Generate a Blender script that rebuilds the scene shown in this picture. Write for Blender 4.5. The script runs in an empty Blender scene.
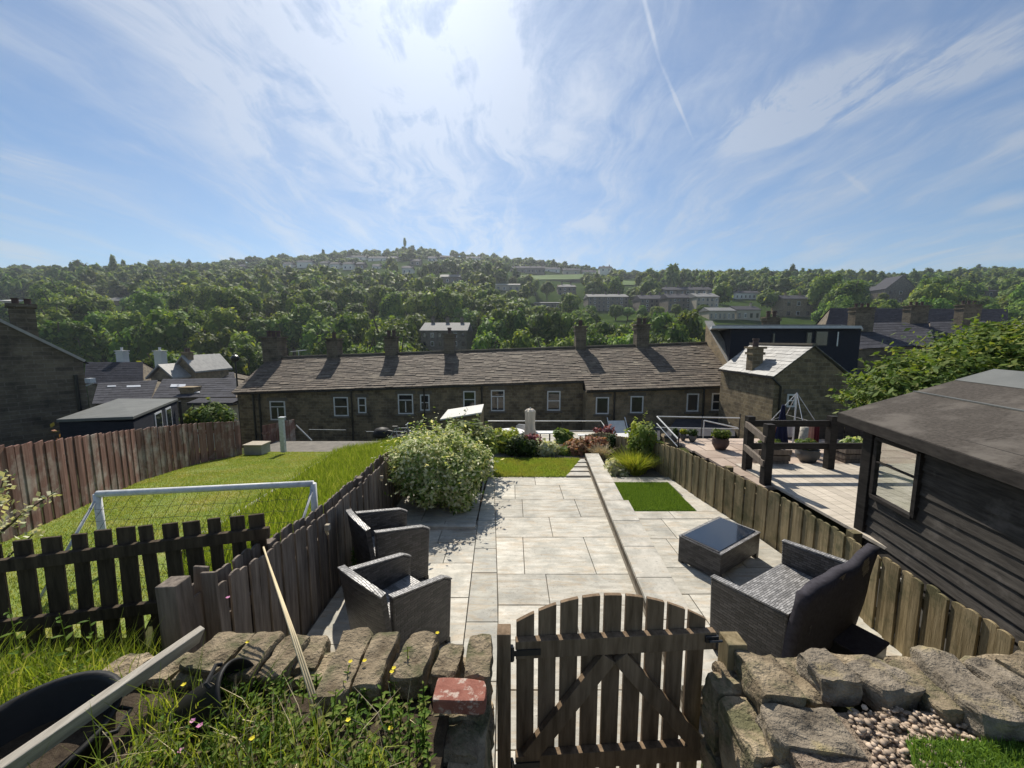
import bpy, bmesh, math, random
import numpy as np
from mathutils import Vector, Matrix, noise
R = math.radians
random.seed(7); rng = np.random.default_rng(7)
scene = bpy.context.scene
COL = scene.collection
F = 384.6; PITCH = R(6.5); CAMZ = 2.5
cp, sp = math.cos(PITCH), math.sin(PITCH)

# ---------- pixel helpers: turn a photo pixel into a point of the place ----------
def ray(px, py):
    sx = (px-512)/F; su = (384-py)/F
    return Vector((sx, cp+su*sp, -sp+su*cp))
def P(px, py, z=0.0):
    d = ray(px, py); t = (z-CAMZ)/d.z
    return Vector((d.x*t, d.y*t, z))
def Q(px, py, Y):
    d = ray(px, py); t = Y/d.y
    return Vector((d.x*t, Y, CAMZ+d.z*t))
def proj(x, y, z):
    zc = z-CAMZ
    dep = y*cp - zc*sp; up = y*sp + zc*cp
    return 512+F*x/dep, 384-F*up/dep

# ---------- mesh builder ----------
class MB:
    def __init__(s): s.v = []; s.f = []
    def add(s, vs, fs):
        n = len(s.v); s.v += [tuple(v) for v in vs]; s.f += [tuple(i+n for i in f) for f in fs]; return s
    def box(s, c, d, rot=None, taper=1.0):
        x, y, z = d[0]/2, d[1]/2, d[2]/2
        vs = []
        for k in (-1, 1):
            t = taper if k == 1 else 1.0
            for a, b in ((-1,-1),(1,-1),(1,1),(-1,1)):
                vs.append(Vector((a*x*t, b*y*t, k*z)))
        if rot is not None:
            m = Matrix.Rotation(rot, 3, 'Z') if isinstance(rot, (int, float)) else rot
            vs = [m @ v for v in vs]
        c = Vector(c)
        return s.add([v+c for v in vs], [(3,2,1,0),(4,5,6,7),(0,1,5,4),(1,2,6,5),(2,3,7,6),(3,0,4,7)])
    def beam(s, a, b, w, h, up=(0,0,1)):
        a, b = Vector(a), Vector(b); d = (b-a).normalized(); up = Vector(up)
        if abs(d.dot(up)) > .98: up = Vector((0,1,0))
        r = d.cross(up).normalized(); u = r.cross(d).normalized()
        vs = []
        for p in (a, b):
            for i, j in ((-1,-1),(1,-1),(1,1),(-1,1)):
                vs.append(p + r*(i*w/2) + u*(j*h/2))
        return s.add(vs, [(3,2,1,0),(4,5,6,7),(0,1,5,4),(1,2,6,5),(2,3,7,6),(3,0,4,7)])
    def tube(s, pts, rad, n=8, cap=True):
        pts = [Vector(p) for p in pts]
        if not isinstance(rad, (list, tuple)): rad = [rad]*len(pts)
        base = len(s.v); pr = None
        for i, p in enumerate(pts):
            d = (pts[min(i+1, len(pts)-1)] - pts[max(i-1, 0)]).normalized()
            if pr is None:
                up = Vector((0,0,1)) if abs(d.z) < .9 else Vector((1,0,0))
                pr = d.cross(up).normalized()
            r = (pr - d*pr.dot(d)).normalized(); u = r.cross(d); pr = r
            for k in range(n):
                a = 2*math.pi*k/n
                s.v.append(tuple(p + (r*math.cos(a)+u*math.sin(a))*rad[i]))
        for i in range(len(pts)-1):
            for k in range(n):
                a = base+i*n+k; b = base+i*n+(k+1) % n
                s.f.append((a, b, b+n, a+n))
        if cap:
            s.f.append(tuple(base+k for k in range(n))[::-1]); e = base+(len(pts)-1)*n
            s.f.append(tuple(e+k for k in range(n)))
        return s
    def lathe(s, prof, c=(0,0,0), n=20):
        base = len(s.v)
        for r, z in prof:
            for k in range(n):
                a = 2*math.pi*k/n
                s.v.append((c[0]+r*math.cos(a), c[1]+r*math.sin(a), c[2]+z))
        for i in range(len(prof)-1):
            for k in range(n):
                a = base+i*n+k; b = base+i*n+(k+1) % n
                s.f.append((a, b, b+n, a+n))
        s.f.append(tuple(base+k for k in range(n))[::-1]); e = base+(len(prof)-1)*n
        s.f.append(tuple(e+k for k in range(n)))
        return s
    def prism(s, poly, off):
        """polygon of 3d points, extruded by the vector off"""
        poly = [Vector(p) for p in poly]; off = Vector(off); n = len(poly)
        fs = [tuple(range(n))[::-1], tuple(range(n, 2*n))]
        fs += [(i, (i+1) % n, (i+1) % n+n, i+n) for i in range(n)]
        return s.add(poly+[p+off for p in poly], fs)

def link(name, me, mat=None, parent=None, smooth=False, bevel=0, loc=None, recalc=True):
    if mat is not None and not me.materials: me.materials.append(mat)
    if smooth: me.polygons.foreach_set('use_smooth', [True]*len(me.polygons))
    o = bpy.data.objects.new(name, me); COL.objects.link(o)
    if parent is not None:
        o.parent = parent
        o.location = -Vector(parent.location) if loc is None else loc
        if loc is None and parent.parent is not None: o.location = -(Vector(parent.location)+Vector(parent.parent.location))
    elif loc is not None: o.location = loc
    if bevel:
        m = o.modifiers.new('edge', 'BEVEL'); m.width = bevel; m.segments = 2; m.limit_method = 'ANGLE'
    return o
def build(name, mb, mat, parent=None, smooth=False, bevel=0, loc=None, fix=True):
    me = bpy.data.meshes.new(name); me.from_pydata(mb.v, [], mb.f)
    if fix:
        bm = bmesh.new(); bm.from_mesh(me); bmesh.ops.recalc_face_normals(bm, faces=bm.faces); bm.to_mesh(me); bm.free()
    me.update()
    return link(name, me, mat, parent, smooth, bevel, loc)
def npmesh(name, V, Q4, mat, parent=None, smooth=False, loc=None):
    """V (n,3), Q4 (m,k) polygons of k corners"""
    me = bpy.data.meshes.new(name); V = np.asarray(V, np.float32); Q4 = np.asarray(Q4, np.int32)
    m, k = Q4.shape
    me.vertices.add(len(V)); me.vertices.foreach_set('co', V.ravel())
    me.loops.add(m*k); me.loops.foreach_set('vertex_index', Q4.ravel())
    me.polygons.add(m); me.polygons.foreach_set('loop_start', np.arange(0, m*k, k, dtype=np.int32))
    me.update(calc_edges=True)
    return link(name, me, mat, parent, smooth, 0, loc)
def T(o, label=None, cat=None, group=None, kind=None):
    if label: o['label'] = label
    if cat: o['category'] = cat
    if group: o['group'] = group
    if kind: o['kind'] = kind
    return o
def thing(name, label, cat, loc=(0,0,0), group=None, rz=0):
    o = bpy.data.objects.new(name, None); COL.objects.link(o); o.location = loc; o.rotation_euler.z = rz
    o.empty_display_size = .1
    return T(o, label, cat, group)
KIDS = {}
def copy_tree(o, parent=None):
    c = o.copy(); COL.objects.link(c)
    if parent is not None: c.parent = parent
    for ch in list(o.children): copy_tree(ch, c)
    return c

# ---------- materials ----------
def newmat(name):
    m = bpy.data.materials.new(name); m.use_nodes = True
    nt = m.node_tree; b = nt.nodes['Principled BSDF']
    return m, nt, b
def N(nt, t, **kw):
    n = nt.nodes.new(t)
    for k, v in kw.items(): setattr(n, k, v)
    return n
def rgb(c): return (c[0], c[1], c[2], 1)
def mixc(nt, fac, a, b, mode='MIX'):
    n = N(nt, 'ShaderNodeMix', data_type='RGBA', blend_type=mode)
    for sock, val in ((n.inputs[0], fac), (n.inputs[6], a), (n.inputs[7], b)):
        if isinstance(val, (int, float)): sock.default_value = val
        elif isinstance(val, tuple): sock.default_value = rgb(val)
        else: nt.links.new(val, sock)
    return n.outputs[2]
def mth(nt, op, a, b=None, c=None, clamp=False):
    n = N(nt, 'ShaderNodeMath', operation=op, use_clamp=clamp)
    for i, v in enumerate((a, b, c)):
        if v is None: continue
        if isinstance(v, (int, float)): n.inputs[i].default_value = v
        else: nt.links.new(v, n.inputs[i])
    return n.outputs[0]
def noise_node(nt, vec, scale, detail=4, rough=.6, dist=0):
    n = N(nt, 'ShaderNodeTexNoise'); n.inputs['Scale'].default_value = scale
    n.inputs['Detail'].default_value = detail; n.inputs['Roughness'].default_value = rough
    n.inputs['Distortion'].default_value = dist
    nt.links.new(vec, n.inputs['Vector']); return n.outputs['Fac']
def ramp(nt, fac, stops):
    n = N(nt, 'ShaderNodeValToRGB'); cr = n.color_ramp
    while len(cr.elements) < len(stops): cr.elements.new(.5)
    for e, (p, c) in zip(cr.elements, stops): e.position = p; e.color = rgb(c)
    nt.links.new(fac, n.inputs[0]); return n.outputs[0]
def objvec(nt, stretch=(1,1,1), rot=(0,0,0)):
    tc = N(nt, 'ShaderNodeTexCoord'); mp = N(nt, 'ShaderNodeMapping')
    mp.inputs['Scale'].default_value = stretch; mp.inputs['Rotation'].default_value = rot
    nt.links.new(tc.outputs['Object'], mp.inputs['Vector']); return mp.outputs[0]
def boxvec(nt):
    """planar coordinates chosen by the object-space normal (x,z) / (y,z) / (x,y)"""
    tc = N(nt, 'ShaderNodeTexCoord')
    so = N(nt, 'ShaderNodeSeparateXYZ'); nt.links.new(tc.outputs['Object'], so.inputs[0])
    sn = N(nt, 'ShaderNodeSeparateXYZ'); nt.links.new(tc.outputs['Normal'], sn.inputs[0])
    ax = mth(nt, 'ABSOLUTE', sn.outputs[0]); ay = mth(nt, 'ABSOLUTE', sn.outputs[1]); az = mth(nt, 'ABSOLUTE', sn.outputs[2])
    useY = mth(nt, 'GREATER_THAN', ax, ay)
    flat = mth(nt, 'GREATER_THAN', az, .8)
    u = mth(nt, 'ADD', mth(nt, 'MULTIPLY', so.outputs[0], mth(nt, 'SUBTRACT', 1, useY)), mth(nt, 'MULTIPLY', so.outputs[1], useY))
    u = mth(nt, 'ADD', mth(nt, 'MULTIPLY', u, mth(nt, 'SUBTRACT', 1, flat)), mth(nt, 'MULTIPLY', so.outputs[0], flat))
    v = mth(nt, 'ADD', mth(nt, 'MULTIPLY', so.outputs[2], mth(nt, 'SUBTRACT', 1, flat)), mth(nt, 'MULTIPLY', so.outputs[1], flat))
    cb = N(nt, 'ShaderNodeCombineXYZ'); nt.links.new(u, cb.inputs[0]); nt.links.new(v, cb.inputs[1])
    return cb.outputs[0]
def bump(nt, b, h, strength, dist=.01):
    n = N(nt, 'ShaderNodeBump'); n.inputs['Strength'].default_value = strength; n.inputs['Distance'].default_value = dist
    nt.links.new(h, n.inputs['Height']); nt.links.new(n.outputs[0], b.inputs['Normal'])
def island(nt, col, amt):
    g = N(nt, 'ShaderNodeNewGeometry'); hs = N(nt, 'ShaderNodeHueSaturation')
    v = mth(nt, 'ADD', mth(nt, 'MULTIPLY', g.outputs['Random Per Island'], amt), 1-amt/2)
    nt.links.new(v, hs.inputs['Value']); nt.links.new(col, hs.inputs['Color']); return hs.outputs[0]
def PM(name, c1, c2, scale=5, rough=.85, bmp=.3, bd=.01, isl=0, stretch=(1,1,1), c3=None, s3=.7, a3=(.5,.65), detail=6, spec=.14, metallic=0, fine=0, dirt=0):
    m, nt, b = newmat(name)
    v = objvec(nt, stretch); f = noise_node(nt, v, scale, detail, .65)
    col = ramp(nt, f, [(.3, c1), (.7, c2)])
    if c3 is not None:
        f3 = noise_node(nt, objvec(nt), s3, 5, .7)
        k = ramp(nt, f3, [(a3[0], (0,0,0)), (a3[1], (1,1,1))])
        col = mixc(nt, k, col, c3)
    if dirt:   # grime, lichen spots and rust-coloured veins of their own shape
        sp_ = noise_node(nt, objvec(nt), 38, 6, .75); col = mixc(nt, mth(nt, 'MULTIPLY', ramp(nt, sp_, [(.56, (0,0,0)), (.68, (1,1,1))]), .55), col, (.12,.11,.09))
        vn = noise_node(nt, objvec(nt, (1.2,5,1), (0,0,.5)), 1.6, 8, .7, 1.2); col = mixc(nt, mth(nt, 'MULTIPLY', ramp(nt, vn, [(.52, (0,0,0)), (.60, (1,1,1)), (.68, (0,0,0))]), .35), col, (.42,.30,.17))
    if isl: col = island(nt, col, isl)
    nt.links.new(col, b.inputs['Base Color']); b.inputs['Roughness'].default_value = rough
    b.inputs['Specular IOR Level'].default_value = spec; b.inputs['Metallic'].default_value = metallic
    if bmp:
        h = f
        if fine: h = mth(nt, 'ADD', f, mth(nt, 'MULTIPLY', noise_node(nt, v, scale*fine, 3), .5))
        bump(nt, b, h, bmp, bd)
    return m
def BRICK(name, cA, cB, mortar, bw=.4, bh=.16, ms=.012, rough=.9, bmp=.6, stain=(.03,.028,.025), sa=(.45,.7)):
    m, nt, b = newmat(name)
    v = boxvec(nt)
    # wobble the courses a little
    nz = N(nt, 'ShaderNodeTexNoise'); nz.inputs['Scale'].default_value = 2.5; nt.links.new(v, nz.inputs['Vector'])
    vm = N(nt, 'ShaderNodeVectorMath', operation='MULTIPLY_ADD'); nt.links.new(nz.outputs['Color'], vm.inputs[0])
    vm.inputs[1].default_value = (.05, .03, 0); nt.links.new(v, vm.inputs[2])
    br = N(nt, 'ShaderNodeTexBrick'); br.inputs['Scale'].default_value = 1
    br.inputs['Brick Width'].default_value = bw; br.inputs['Row Height'].default_value = bh
    br.inputs['Mortar Size'].default_value = ms; br.inputs['Mortar Smooth'].default_value = .3
    br.inputs['Color1'].default_value = rgb(cA); br.inputs['Color2'].default_value = rgb(cB); br.inputs['Mortar'].default_value = rgb(mortar)
    br.inputs['Bias'].default_value = 0
    nt.links.new(vm.outputs[0], br.inputs['Vector'])
    f = noise_node(nt, v, 1.3, 6, .7); k = ramp(nt, f, [(sa[0], (0,0,0)), (sa[1], (.75,.75,.75))])
    col = mixc(nt, k, br.outputs['Color'], stain)
    f2 = noise_node(nt, v, 14, 5, .7)
    col = mixc(nt, .5, col, ramp(nt, f2, [(.3, (.55,.55,.55)), (.7, (1.25,1.25,1.25))]), 'MULTIPLY')
    nt.links.new(col, b.inputs['Base Color']); b.inputs['Roughness'].default_value = rough
    b.inputs['Specular IOR Level'].default_value = .2
    h = mth(nt, 'ADD', mth(nt, 'MULTIPLY', br.outputs['Fac'], -1), mth(nt, 'MULTIPLY', f2, .8))
    bump(nt, b, h, bmp, .015)
    return m
def LEAF(name, cols, rough=.6, trans=.45, isl=.5, spec=.12, attr=None, patch=None):
    """cols: dark..light leaf colours picked per leaf; part of the light passes through"""
    m, nt, b = newmat(name)
    g = N(nt, 'ShaderNodeNewGeometry')
    n = len(cols); col = ramp(nt, g.outputs['Random Per Island'], [(i/max(1, n-1), c) for i, c in enumerate(cols)])
    if patch: col = mixc(nt, ramp(nt, noise_node(nt, objvec(nt), patch[1], 5, .7), [(.42, (0,0,0)), (.66, (.85,.85,.85))]), col, patch[0])
    if attr: oi = N(nt, 'ShaderNodeAttribute'); oi.attribute_name = attr; rnd = oi.outputs['Fac']
    else: oi = N(nt, 'ShaderNodeObjectInfo'); rnd = oi.outputs['Random']
    hs = N(nt, 'ShaderNodeHueSaturation')
    nt.links.new(mth(nt, 'ADD', mth(nt, 'MULTIPLY', rnd, isl), 1-isl/2), hs.inputs['Value'])
    nt.links.new(mth(nt, 'ADD', mth(nt, 'MULTIPLY', mth(nt, 'FRACT', mth(nt, 'MULTIPLY', rnd, 7.3)), .045 if isl > .4 else .02), .482 if isl > .4 else .49), hs.inputs['Hue'])
    nt.links.new(col, hs.inputs['Color']); col = hs.outputs[0]
    nt.links.new(col, b.inputs['Base Color']); b.inputs['Roughness'].default_value = rough
    b.inputs['Specular IOR Level'].default_value = spec
    tr = N(nt, 'ShaderNodeBsdfTranslucent')
    yc = mixc(nt, 1.0, col, (1.25, 1.15, .55), 'MULTIPLY'); nt.links.new(yc, tr.inputs['Color'])
    mx = N(nt, 'ShaderNodeMixShader'); mx.inputs[0].default_value = trans
    nt.links.new(b.outputs[0], mx.inputs[1]); nt.links.new(tr.outputs[0], mx.inputs[2])
    nt.links.new(mx.outputs[0], nt.nodes['Material Output'].inputs['Surface'])
    return m
def PLAIN(name, c, rough=.5, metallic=0, spec=.5): 
    m = PM(name, tuple(x*.85 for x in c), tuple(min(1, x*1.1) for x in c), 6, rough, .08, .004, spec=spec, metallic=metallic); return m

M = {}
M['ground'] = PM('ground_mat', (.04,.045,.02), (.08,.08,.04), 3, c3=(.04,.07,.015), s3=.3, spec=0)
M['hill'] = PM('hill_mat', (.025,.045,.012), (.05,.08,.02), .12, bmp=0, c3=(.06,.09,.025), s3=.02, spec=0)
M['soil'] = PM('soil_mat', (.03,.022,.015), (.08,.06,.04), 14, bmp=.8, bd=.03)
M['lawn'] = PM('lawn_mat', (.12,.17,.035), (.19,.24,.06), 1.4, bmp=.3, c3=(.30,.27,.10), s3=1.1, a3=(.5,.75), fine=20)
M['bankgrass'] = PM('bank_mat', (.06,.11,.015), (.09,.16,.02), 3, bmp=.3)
M['slab'] = PM('slab_mat', (.33,.31,.26), (.61,.58,.505), 3.6, rough=.66, bmp=.6, bd=.004, isl=.36, stretch=(1,4.5,1), c3=(.30,.295,.26), s3=2.6, a3=(.46,.72), detail=14, fine=12, dirt=1)
M['slab2'] = PM('slab_grey_mat', (.32,.31,.27), (.54,.52,.45), 3.6, rough=.66, bmp=.5, bd=.004, isl=.25, stretch=(1,4,1), c3=(.28,.28,.26), s3=2.2, a3=(.45,.75), detail=14, fine=12, dirt=1)
M['joint'] = PM('joint_mat', (.12,.11,.09), (.2,.18,.15), 10)
M['coping'] = PM('coping_mat', (.36,.34,.29), (.60,.57,.50), 5, rough=.7, bmp=.5, bd=.004, isl=.2, c3=(.33,.32,.28), s3=3, detail=12, dirt=1)
M['garden_stone'] = BRICK('garden_stone_mat', (.30,.25,.19), (.22,.18,.13), (.12,.10,.08), .35, .12)
M['rock'] = PM('rock_mat', (.13,.10,.065), (.42,.34,.23), 9, rough=.95, bmp=1.0, bd=.03, isl=.4, c3=(.13,.125,.07), s3=7, a3=(.48,.62), detail=12, fine=7)
M['rock2'] = PM('rock_grey_mat', (.12,.10,.075), (.40,.34,.26), 10, rough=.95, bmp=1.0, bd=.03, isl=.4, c3=(.40,.33,.18), s3=6, a3=(.55,.72), detail=12, fine=7)
M['path_ground'] = M['soil']
M['pebble'] = PM('pebble_mat', (.27,.20,.145), (.52,.42,.32), 3, rough=.6, bmp=.1, isl=.9)
M['redbrick'] = PM('redbrick_mat', (.19,.07,.05), (.31,.135,.10), 26, rough=.85, bmp=.9, bd=.006, c3=(.45,.36,.30), s3=22, a3=(.52,.62))
M['wood_dark'] = PM('picket_wood', (.035,.026,.018), (.11,.082,.054), 7, stretch=(4,4,.5), isl=.5, bmp=.5, bd=.006, fine=5)
M['wood_gate'] = PM('gate_wood', (.11,.075,.045), (.30,.215,.14), 6, stretch=(5,5,.5), isl=.35, bmp=.5, bd=.005, fine=5)
M['wood_grey'] = PM('weathered_board_wood', (.10,.082,.068), (.27,.225,.185), 6, stretch=(5,5,.4), isl=.5, bmp=.6, bd=.006, fine=5)
M['wood_tan'] = PM('tan_board_wood', (.15,.115,.06), (.34,.275,.165), 6, stretch=(5,5,.4), isl=.45, bmp=.6, bd=.006, fine=5, c3=(.12,.11,.06), s3=2.5)
M['wood_red'] = PM('red_stained_boards', (.13,.06,.048), (.27,.165,.135), 5, stretch=(5,5,.35), isl=.55, bmp=.5, bd=.006, c3=(.36,.31,.27), s3=1.6, a3=(.48,.66))
M['wood_pale'] = PM('bleached_wood', (.30,.27,.22), (.52,.48,.41), 8, stretch=(4,.35,4), isl=.1, bmp=.7, bd=.005, fine=6)
M['wood_black'] = PM('black_stained_wood', (.016,.014,.013), (.045,.04,.036), 8, stretch=(1,1,4), isl=.35, rough=.7, bmp=.4, bd=.005)
M['deck'] = PM('pale_deck', (.36,.32,.26), (.56,.50,.42), 6, stretch=(.6,4,1), isl=.25, rough=.75, bmp=.3, bd=.004)
M['terra'] = PM('terracotta_paving', (.33,.25,.20), (.47,.39,.32), 3, isl=.35, bmp=.2)
M['felt'] = PM('roofing_felt', (.038,.033,.028), (.092,.08,.068), 40, rough=.92, bmp=.8, bd=.003, c3=(.115,.102,.088), s3=2.2, fine=3, spec=.15)
M['felt_grey'] = PM('grey_felt', (.11,.115,.11), (.16,.165,.155), 2.5, rough=.65, bmp=.3, bd=.004, fine=30)
M['shedfront'] = PM('navy_cladding', (.016,.018,.026), (.03,.034,.046), 5, stretch=(1,1,6), bmp=.3)
M['wall_dark'] = BRICK('sooty_stone', (.20,.165,.115), (.12,.10,.075), (.21,.18,.14), .38, .15, .014)
M['wall_row'] = BRICK('row_sandstone', (.30,.235,.14), (.17,.13,.08), (.28,.235,.165), .34, .17, .014)
M['wall_gold'] = BRICK('golden_sandstone', (.38,.29,.175), (.27,.205,.125), (.30,.25,.18), .34, .17, .014, stain=(.06,.05,.035))
M['wall_far'] = BRICK('far_stone', (.22,.19,.15), (.16,.135,.11), (.2,.18,.15), .9, .4, .03)
M['render_white'] = PM('white_render', (.55,.54,.5), (.66,.65,.6), 1, bmp=.05)
M['slate_stone'] = PM('stone_slates', (.072,.055,.040), (.175,.138,.102), 5, rough=.85, bmp=.6, bd=.012, isl=.65, c3=(.22,.185,.135), s3=1.2, a3=(.5,.75), fine=4, spec=.45)
M['slate_blue'] = PM('blue_slates', (.035,.035,.042), (.07,.07,.08), 3, rough=.85, bmp=.3, bd=.01, isl=.4, spec=.12, stretch=(1,1,3))
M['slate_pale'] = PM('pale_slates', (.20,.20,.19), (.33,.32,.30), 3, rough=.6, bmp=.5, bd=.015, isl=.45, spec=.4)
M['cream'] = PM('cream_stone', (.34,.3,.23), (.44,.39,.31), 2, bmp=.2)
M['lintel'] = PM('lintel_stone', (.12,.105,.08), (.2,.175,.14), 5, bmp=.3)
M['upvc'] = PLAIN('white_window_paint', (.74,.74,.72), .4)
M['metal_grey'] = PM('worn_grey_paint', (.42,.44,.46), (.62,.64,.66), 12, rough=.45, bmp=.1, c3=(.3,.29,.27), s3=9, a3=(.58,.7))
M['rail_white'] = PLAIN('pale_rail_paint', (.62,.62,.6), .4)
M['black_metal'] = PLAIN('black_metal', (.02,.02,.022), .4)
M['pipe'] = PLAIN('black_pipe', (.015,.015,.015), .35)
M['lead'] = PLAIN('lead_flashing', (.5,.51,.53), .4)
M['concrete'] = PM('concrete_mat', (.30,.29,.26), (.42,.40,.36), 4, bmp=.3)
M['pot_clay'] = PLAIN('clay_pot', (.075,.045,.038), .7)
M['pot_grey'] = PLAIN('grey_pot', (.10,.10,.10), .6)
M['bark'] = PM('bark', (.05,.04,.03), (.12,.095,.07), 8, stretch=(3,3,.6), bmp=.8, bd=.02)
M['cane'] = PM('bamboo', (.50,.40,.24), (.68,.58,.38), 8, stretch=(1,1,.3), rough=.5, bmp=.1)
M['plastic'] = PM('black_plastic', (.010,.010,.010), (.018,.018,.018), 6, rough=.6, bmp=.1, spec=.25)
M['parasol'] = PM('beige_canvas', (.62,.54,.43), (.78,.70,.58), 5, stretch=(6,6,.6), bmp=.4, bd=.02)
M['cushion'] = PM('charcoal_fabric', (.030,.028,.034), (.055,.052,.062), 30, rough=.95, bmp=.4, bd=.004)
def cloth(n, c): M[n] = PM(n, tuple(x*.8 for x in c), c, 6, rough=.95, bmp=.3)
cloth('cloth_navy', (.02,.025,.06)); cloth('cloth_pink', (.62,.34,.28)); cloth('cloth_white', (.7,.68,.66)); cloth('cloth_orange', (.6,.22,.14)); cloth('cloth_maroon', (.14,.03,.04)); cloth('cloth_grey', (.3,.32,.36))
# woven rattan
def weave(name, c1, c2, s=1.0, rough=.42):
    m, nt, b = newmat(name); v = boxvec(nt)
    br = N(nt, 'ShaderNodeTexBrick'); br.inputs['Scale'].default_value = s
    br.inputs['Brick Width'].default_value = .032; br.inputs['Row Height'].default_value = .011
    br.inputs['Mortar Size'].default_value = .0016; br.inputs['Mortar Smooth'].default_value = 1
    br.inputs['Color1'].default_value = rgb(c1); br.inputs['Color2'].default_value = rgb(c2); br.inputs['Mortar'].default_value = (.006,.006,.006,1)
    nt.links.new(v, br.inputs['Vector']); nt.links.new(br.outputs['Color'], b.inputs['Base Color'])
    b.inputs['Roughness'].default_value = rough; b.inputs['Specular IOR Level'].default_value = .6
    h = mth(nt, 'ADD', mth(nt, 'MULTIPLY', br.outputs['Fac'], -1), mth(nt, 'MULTIPLY', noise_node(nt, v, 60, 2), .5))
    bump(nt, b, h, .9, .004); return m
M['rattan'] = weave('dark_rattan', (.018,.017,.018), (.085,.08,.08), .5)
M['rattan_lit'] = weave('sunlit_rattan', (.14,.135,.13), (.36,.35,.34), .62, .45)  # paler weave for upper faces: sun and glare put into the colour
def glassy(name, c, rough=.05):
    m, nt, b = newmat(name); b.inputs['Base Color'].default_value = rgb(c); b.inputs['Roughness'].default_value = rough
    b.inputs['Specular IOR Level'].default_value = .8
    f = noise_node(nt, objvec(nt), 1.5, 3); bump(nt, b, f, .05, .02); return m
M['glass'] = glassy('window_glass', (.02,.024,.028)); M['tableglass'] = glassy('table_glass', (.012,.02,.035), .08)
m, nt, b = newmat('clear_glass'); b.inputs['Base Color'].default_value = (1,1,1,1); b.inputs['Roughness'].default_value = .02
gl = N(nt, 'ShaderNodeBsdfGlossy'); gl.inputs['Roughness'].default_value = .03; tp = N(nt, 'ShaderNodeBsdfTransparent'); tp.inputs[0].default_value = (.85,.88,.87,1)
mx = N(nt, 'ShaderNodeMixShader'); mx.inputs[0].default_value = .07; nt.links.new(tp.outputs[0], mx.inputs[1]); nt.links.new(gl.outputs[0], mx.inputs[2])
nt.links.new(mx.outputs[0], nt.nodes['Material Output'].inputs['Surface']); M['clear'] = m
# foliage
M['leaf_tree'] = LEAF('tree_leaves', [(.048,.092,.016), (.095,.165,.026), (.155,.23,.038), (.26,.32,.06)], trans=.42, isl=.75)
M['leaf_wood'] = LEAF('woodland_leaves', [(.045,.085,.018), (.09,.15,.028), (.145,.205,.042), (.23,.28,.065)], trans=.42, isl=.7, attr='tint')
M['leaf_bush'] = LEAF('bush_leaves', [(.05,.09,.02), (.09,.15,.03), (.14,.20,.04), (.22,.24,.08)], trans=.4, isl=.2)
M['leaf_varieg'] = LEAF('variegated_leaves', [(.07,.14,.03), (.20,.31,.08), (.42,.50,.20), (.66,.69,.42), (.80,.80,.58)], trans=.4, isl=.1)
M['leaf_dark'] = LEAF('dark_leaves', [(.02,.04,.012), (.04,.075,.02), (.07,.11,.03)], trans=.3, isl=.2)
M['leaf_lime'] = LEAF('lime_leaves', [(.14,.22,.03), (.32,.38,.05), (.48,.48,.10)], trans=.4, isl=.1)
M['leaf_cream'] = LEAF('cream_leaves', [(.3,.36,.16), (.6,.6,.38), (.72,.7,.55)], trans=.35, isl=.1)
M['leaf_red'] = LEAF('purple_leaves', [(.10,.03,.04), (.22,.07,.09), (.36,.14,.16)], trans=.4, isl=.1)
M['leaf_rust'] = LEAF('rusty_flowers', [(.12,.13,.04), (.30,.14,.09), (.42,.22,.14)], trans=.35, isl=.1)
M['leaf_weed'] = LEAF('weed_leaves', [(.05,.10,.015), (.09,.16,.022), (.15,.23,.035), (.23,.28,.06), (.24,.19,.10)], trans=.45, isl=.1)
M['blade_lawn'] = LEAF('lawn_blades', [(.13,.20,.035), (.19,.27,.05), (.27,.33,.08), (.38,.38,.14)], trans=.5, isl=0, patch=((.31,.31,.10), 1.1))
M['blade_bank'] = LEAF('tall_grass_blades', [(.10,.17,.02), (.17,.26,.03), (.26,.36,.05), (.40,.42,.14)], trans=.5, isl=0, patch=((.13,.20,.03), 1.6))
M['blade_turf'] = LEAF('turf_blades', [(.09,.16,.03), (.14,.24,.045), (.20,.30,.07)], trans=.45, isl=0)
M['blade_small_lawn'] = LEAF('garden_lawn_blades', [(.17,.24,.05), (.25,.33,.07), (.33,.40,.10)], trans=.5, isl=0, patch=((.30,.30,.09), 2.2))  # brighter, yellower green than the artificial turf
M['petal_yellow'] = LEAF('yellow_petals', [(.75,.62,.03), (.85,.75,.08)], trans=.3, isl=0)
M['petal_pink'] = LEAF('pink_petals', [(.6,.2,.42), (.75,.4,.6)], trans=.3, isl=0)

M['yard'] = PM('yard_mat', (.13,.12,.105), (.22,.20,.17), 3, bmp=.3)
M['leaf_tree2'] = LEAF('fresh_leaves', [(.05,.09,.02), (.10,.16,.03), (.17,.23,.05), (.28,.30,.10)], trans=.42, isl=.15)
M['slate_mid'] = PM('grey_slates', (.13,.13,.13), (.20,.20,.19), 3, rough=.8, bmp=.3, bd=.01, isl=.35, spec=.3)
M['wood_shed'] = PM('shed_boards', (.022,.020,.018), (.075,.068,.06), 7, stretch=(.6,.6,6), isl=.45, rough=.8, bmp=.5, bd=.006, c3=(.11,.10,.09), s3=3, a3=(.55,.75), fine=5)
M['gravelbed'] = PM('gravel_bed_mat', (.10,.075,.055), (.30,.24,.18), 55, bmp=1, bd=.02, detail=3)

M['goal_white'] = PM('goal_paint', (.55,.56,.57), (.78,.78,.78), 12, rough=.45, bmp=.1, c3=(.42,.41,.38), s3=9, a3=(.6,.72))
M['slate_navy'] = PM('navy_slates', (.022,.023,.03), (.045,.046,.058), 3, rough=.9, bmp=.3, bd=.01, isl=.4, spec=.08, stretch=(1,1,3))
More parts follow.
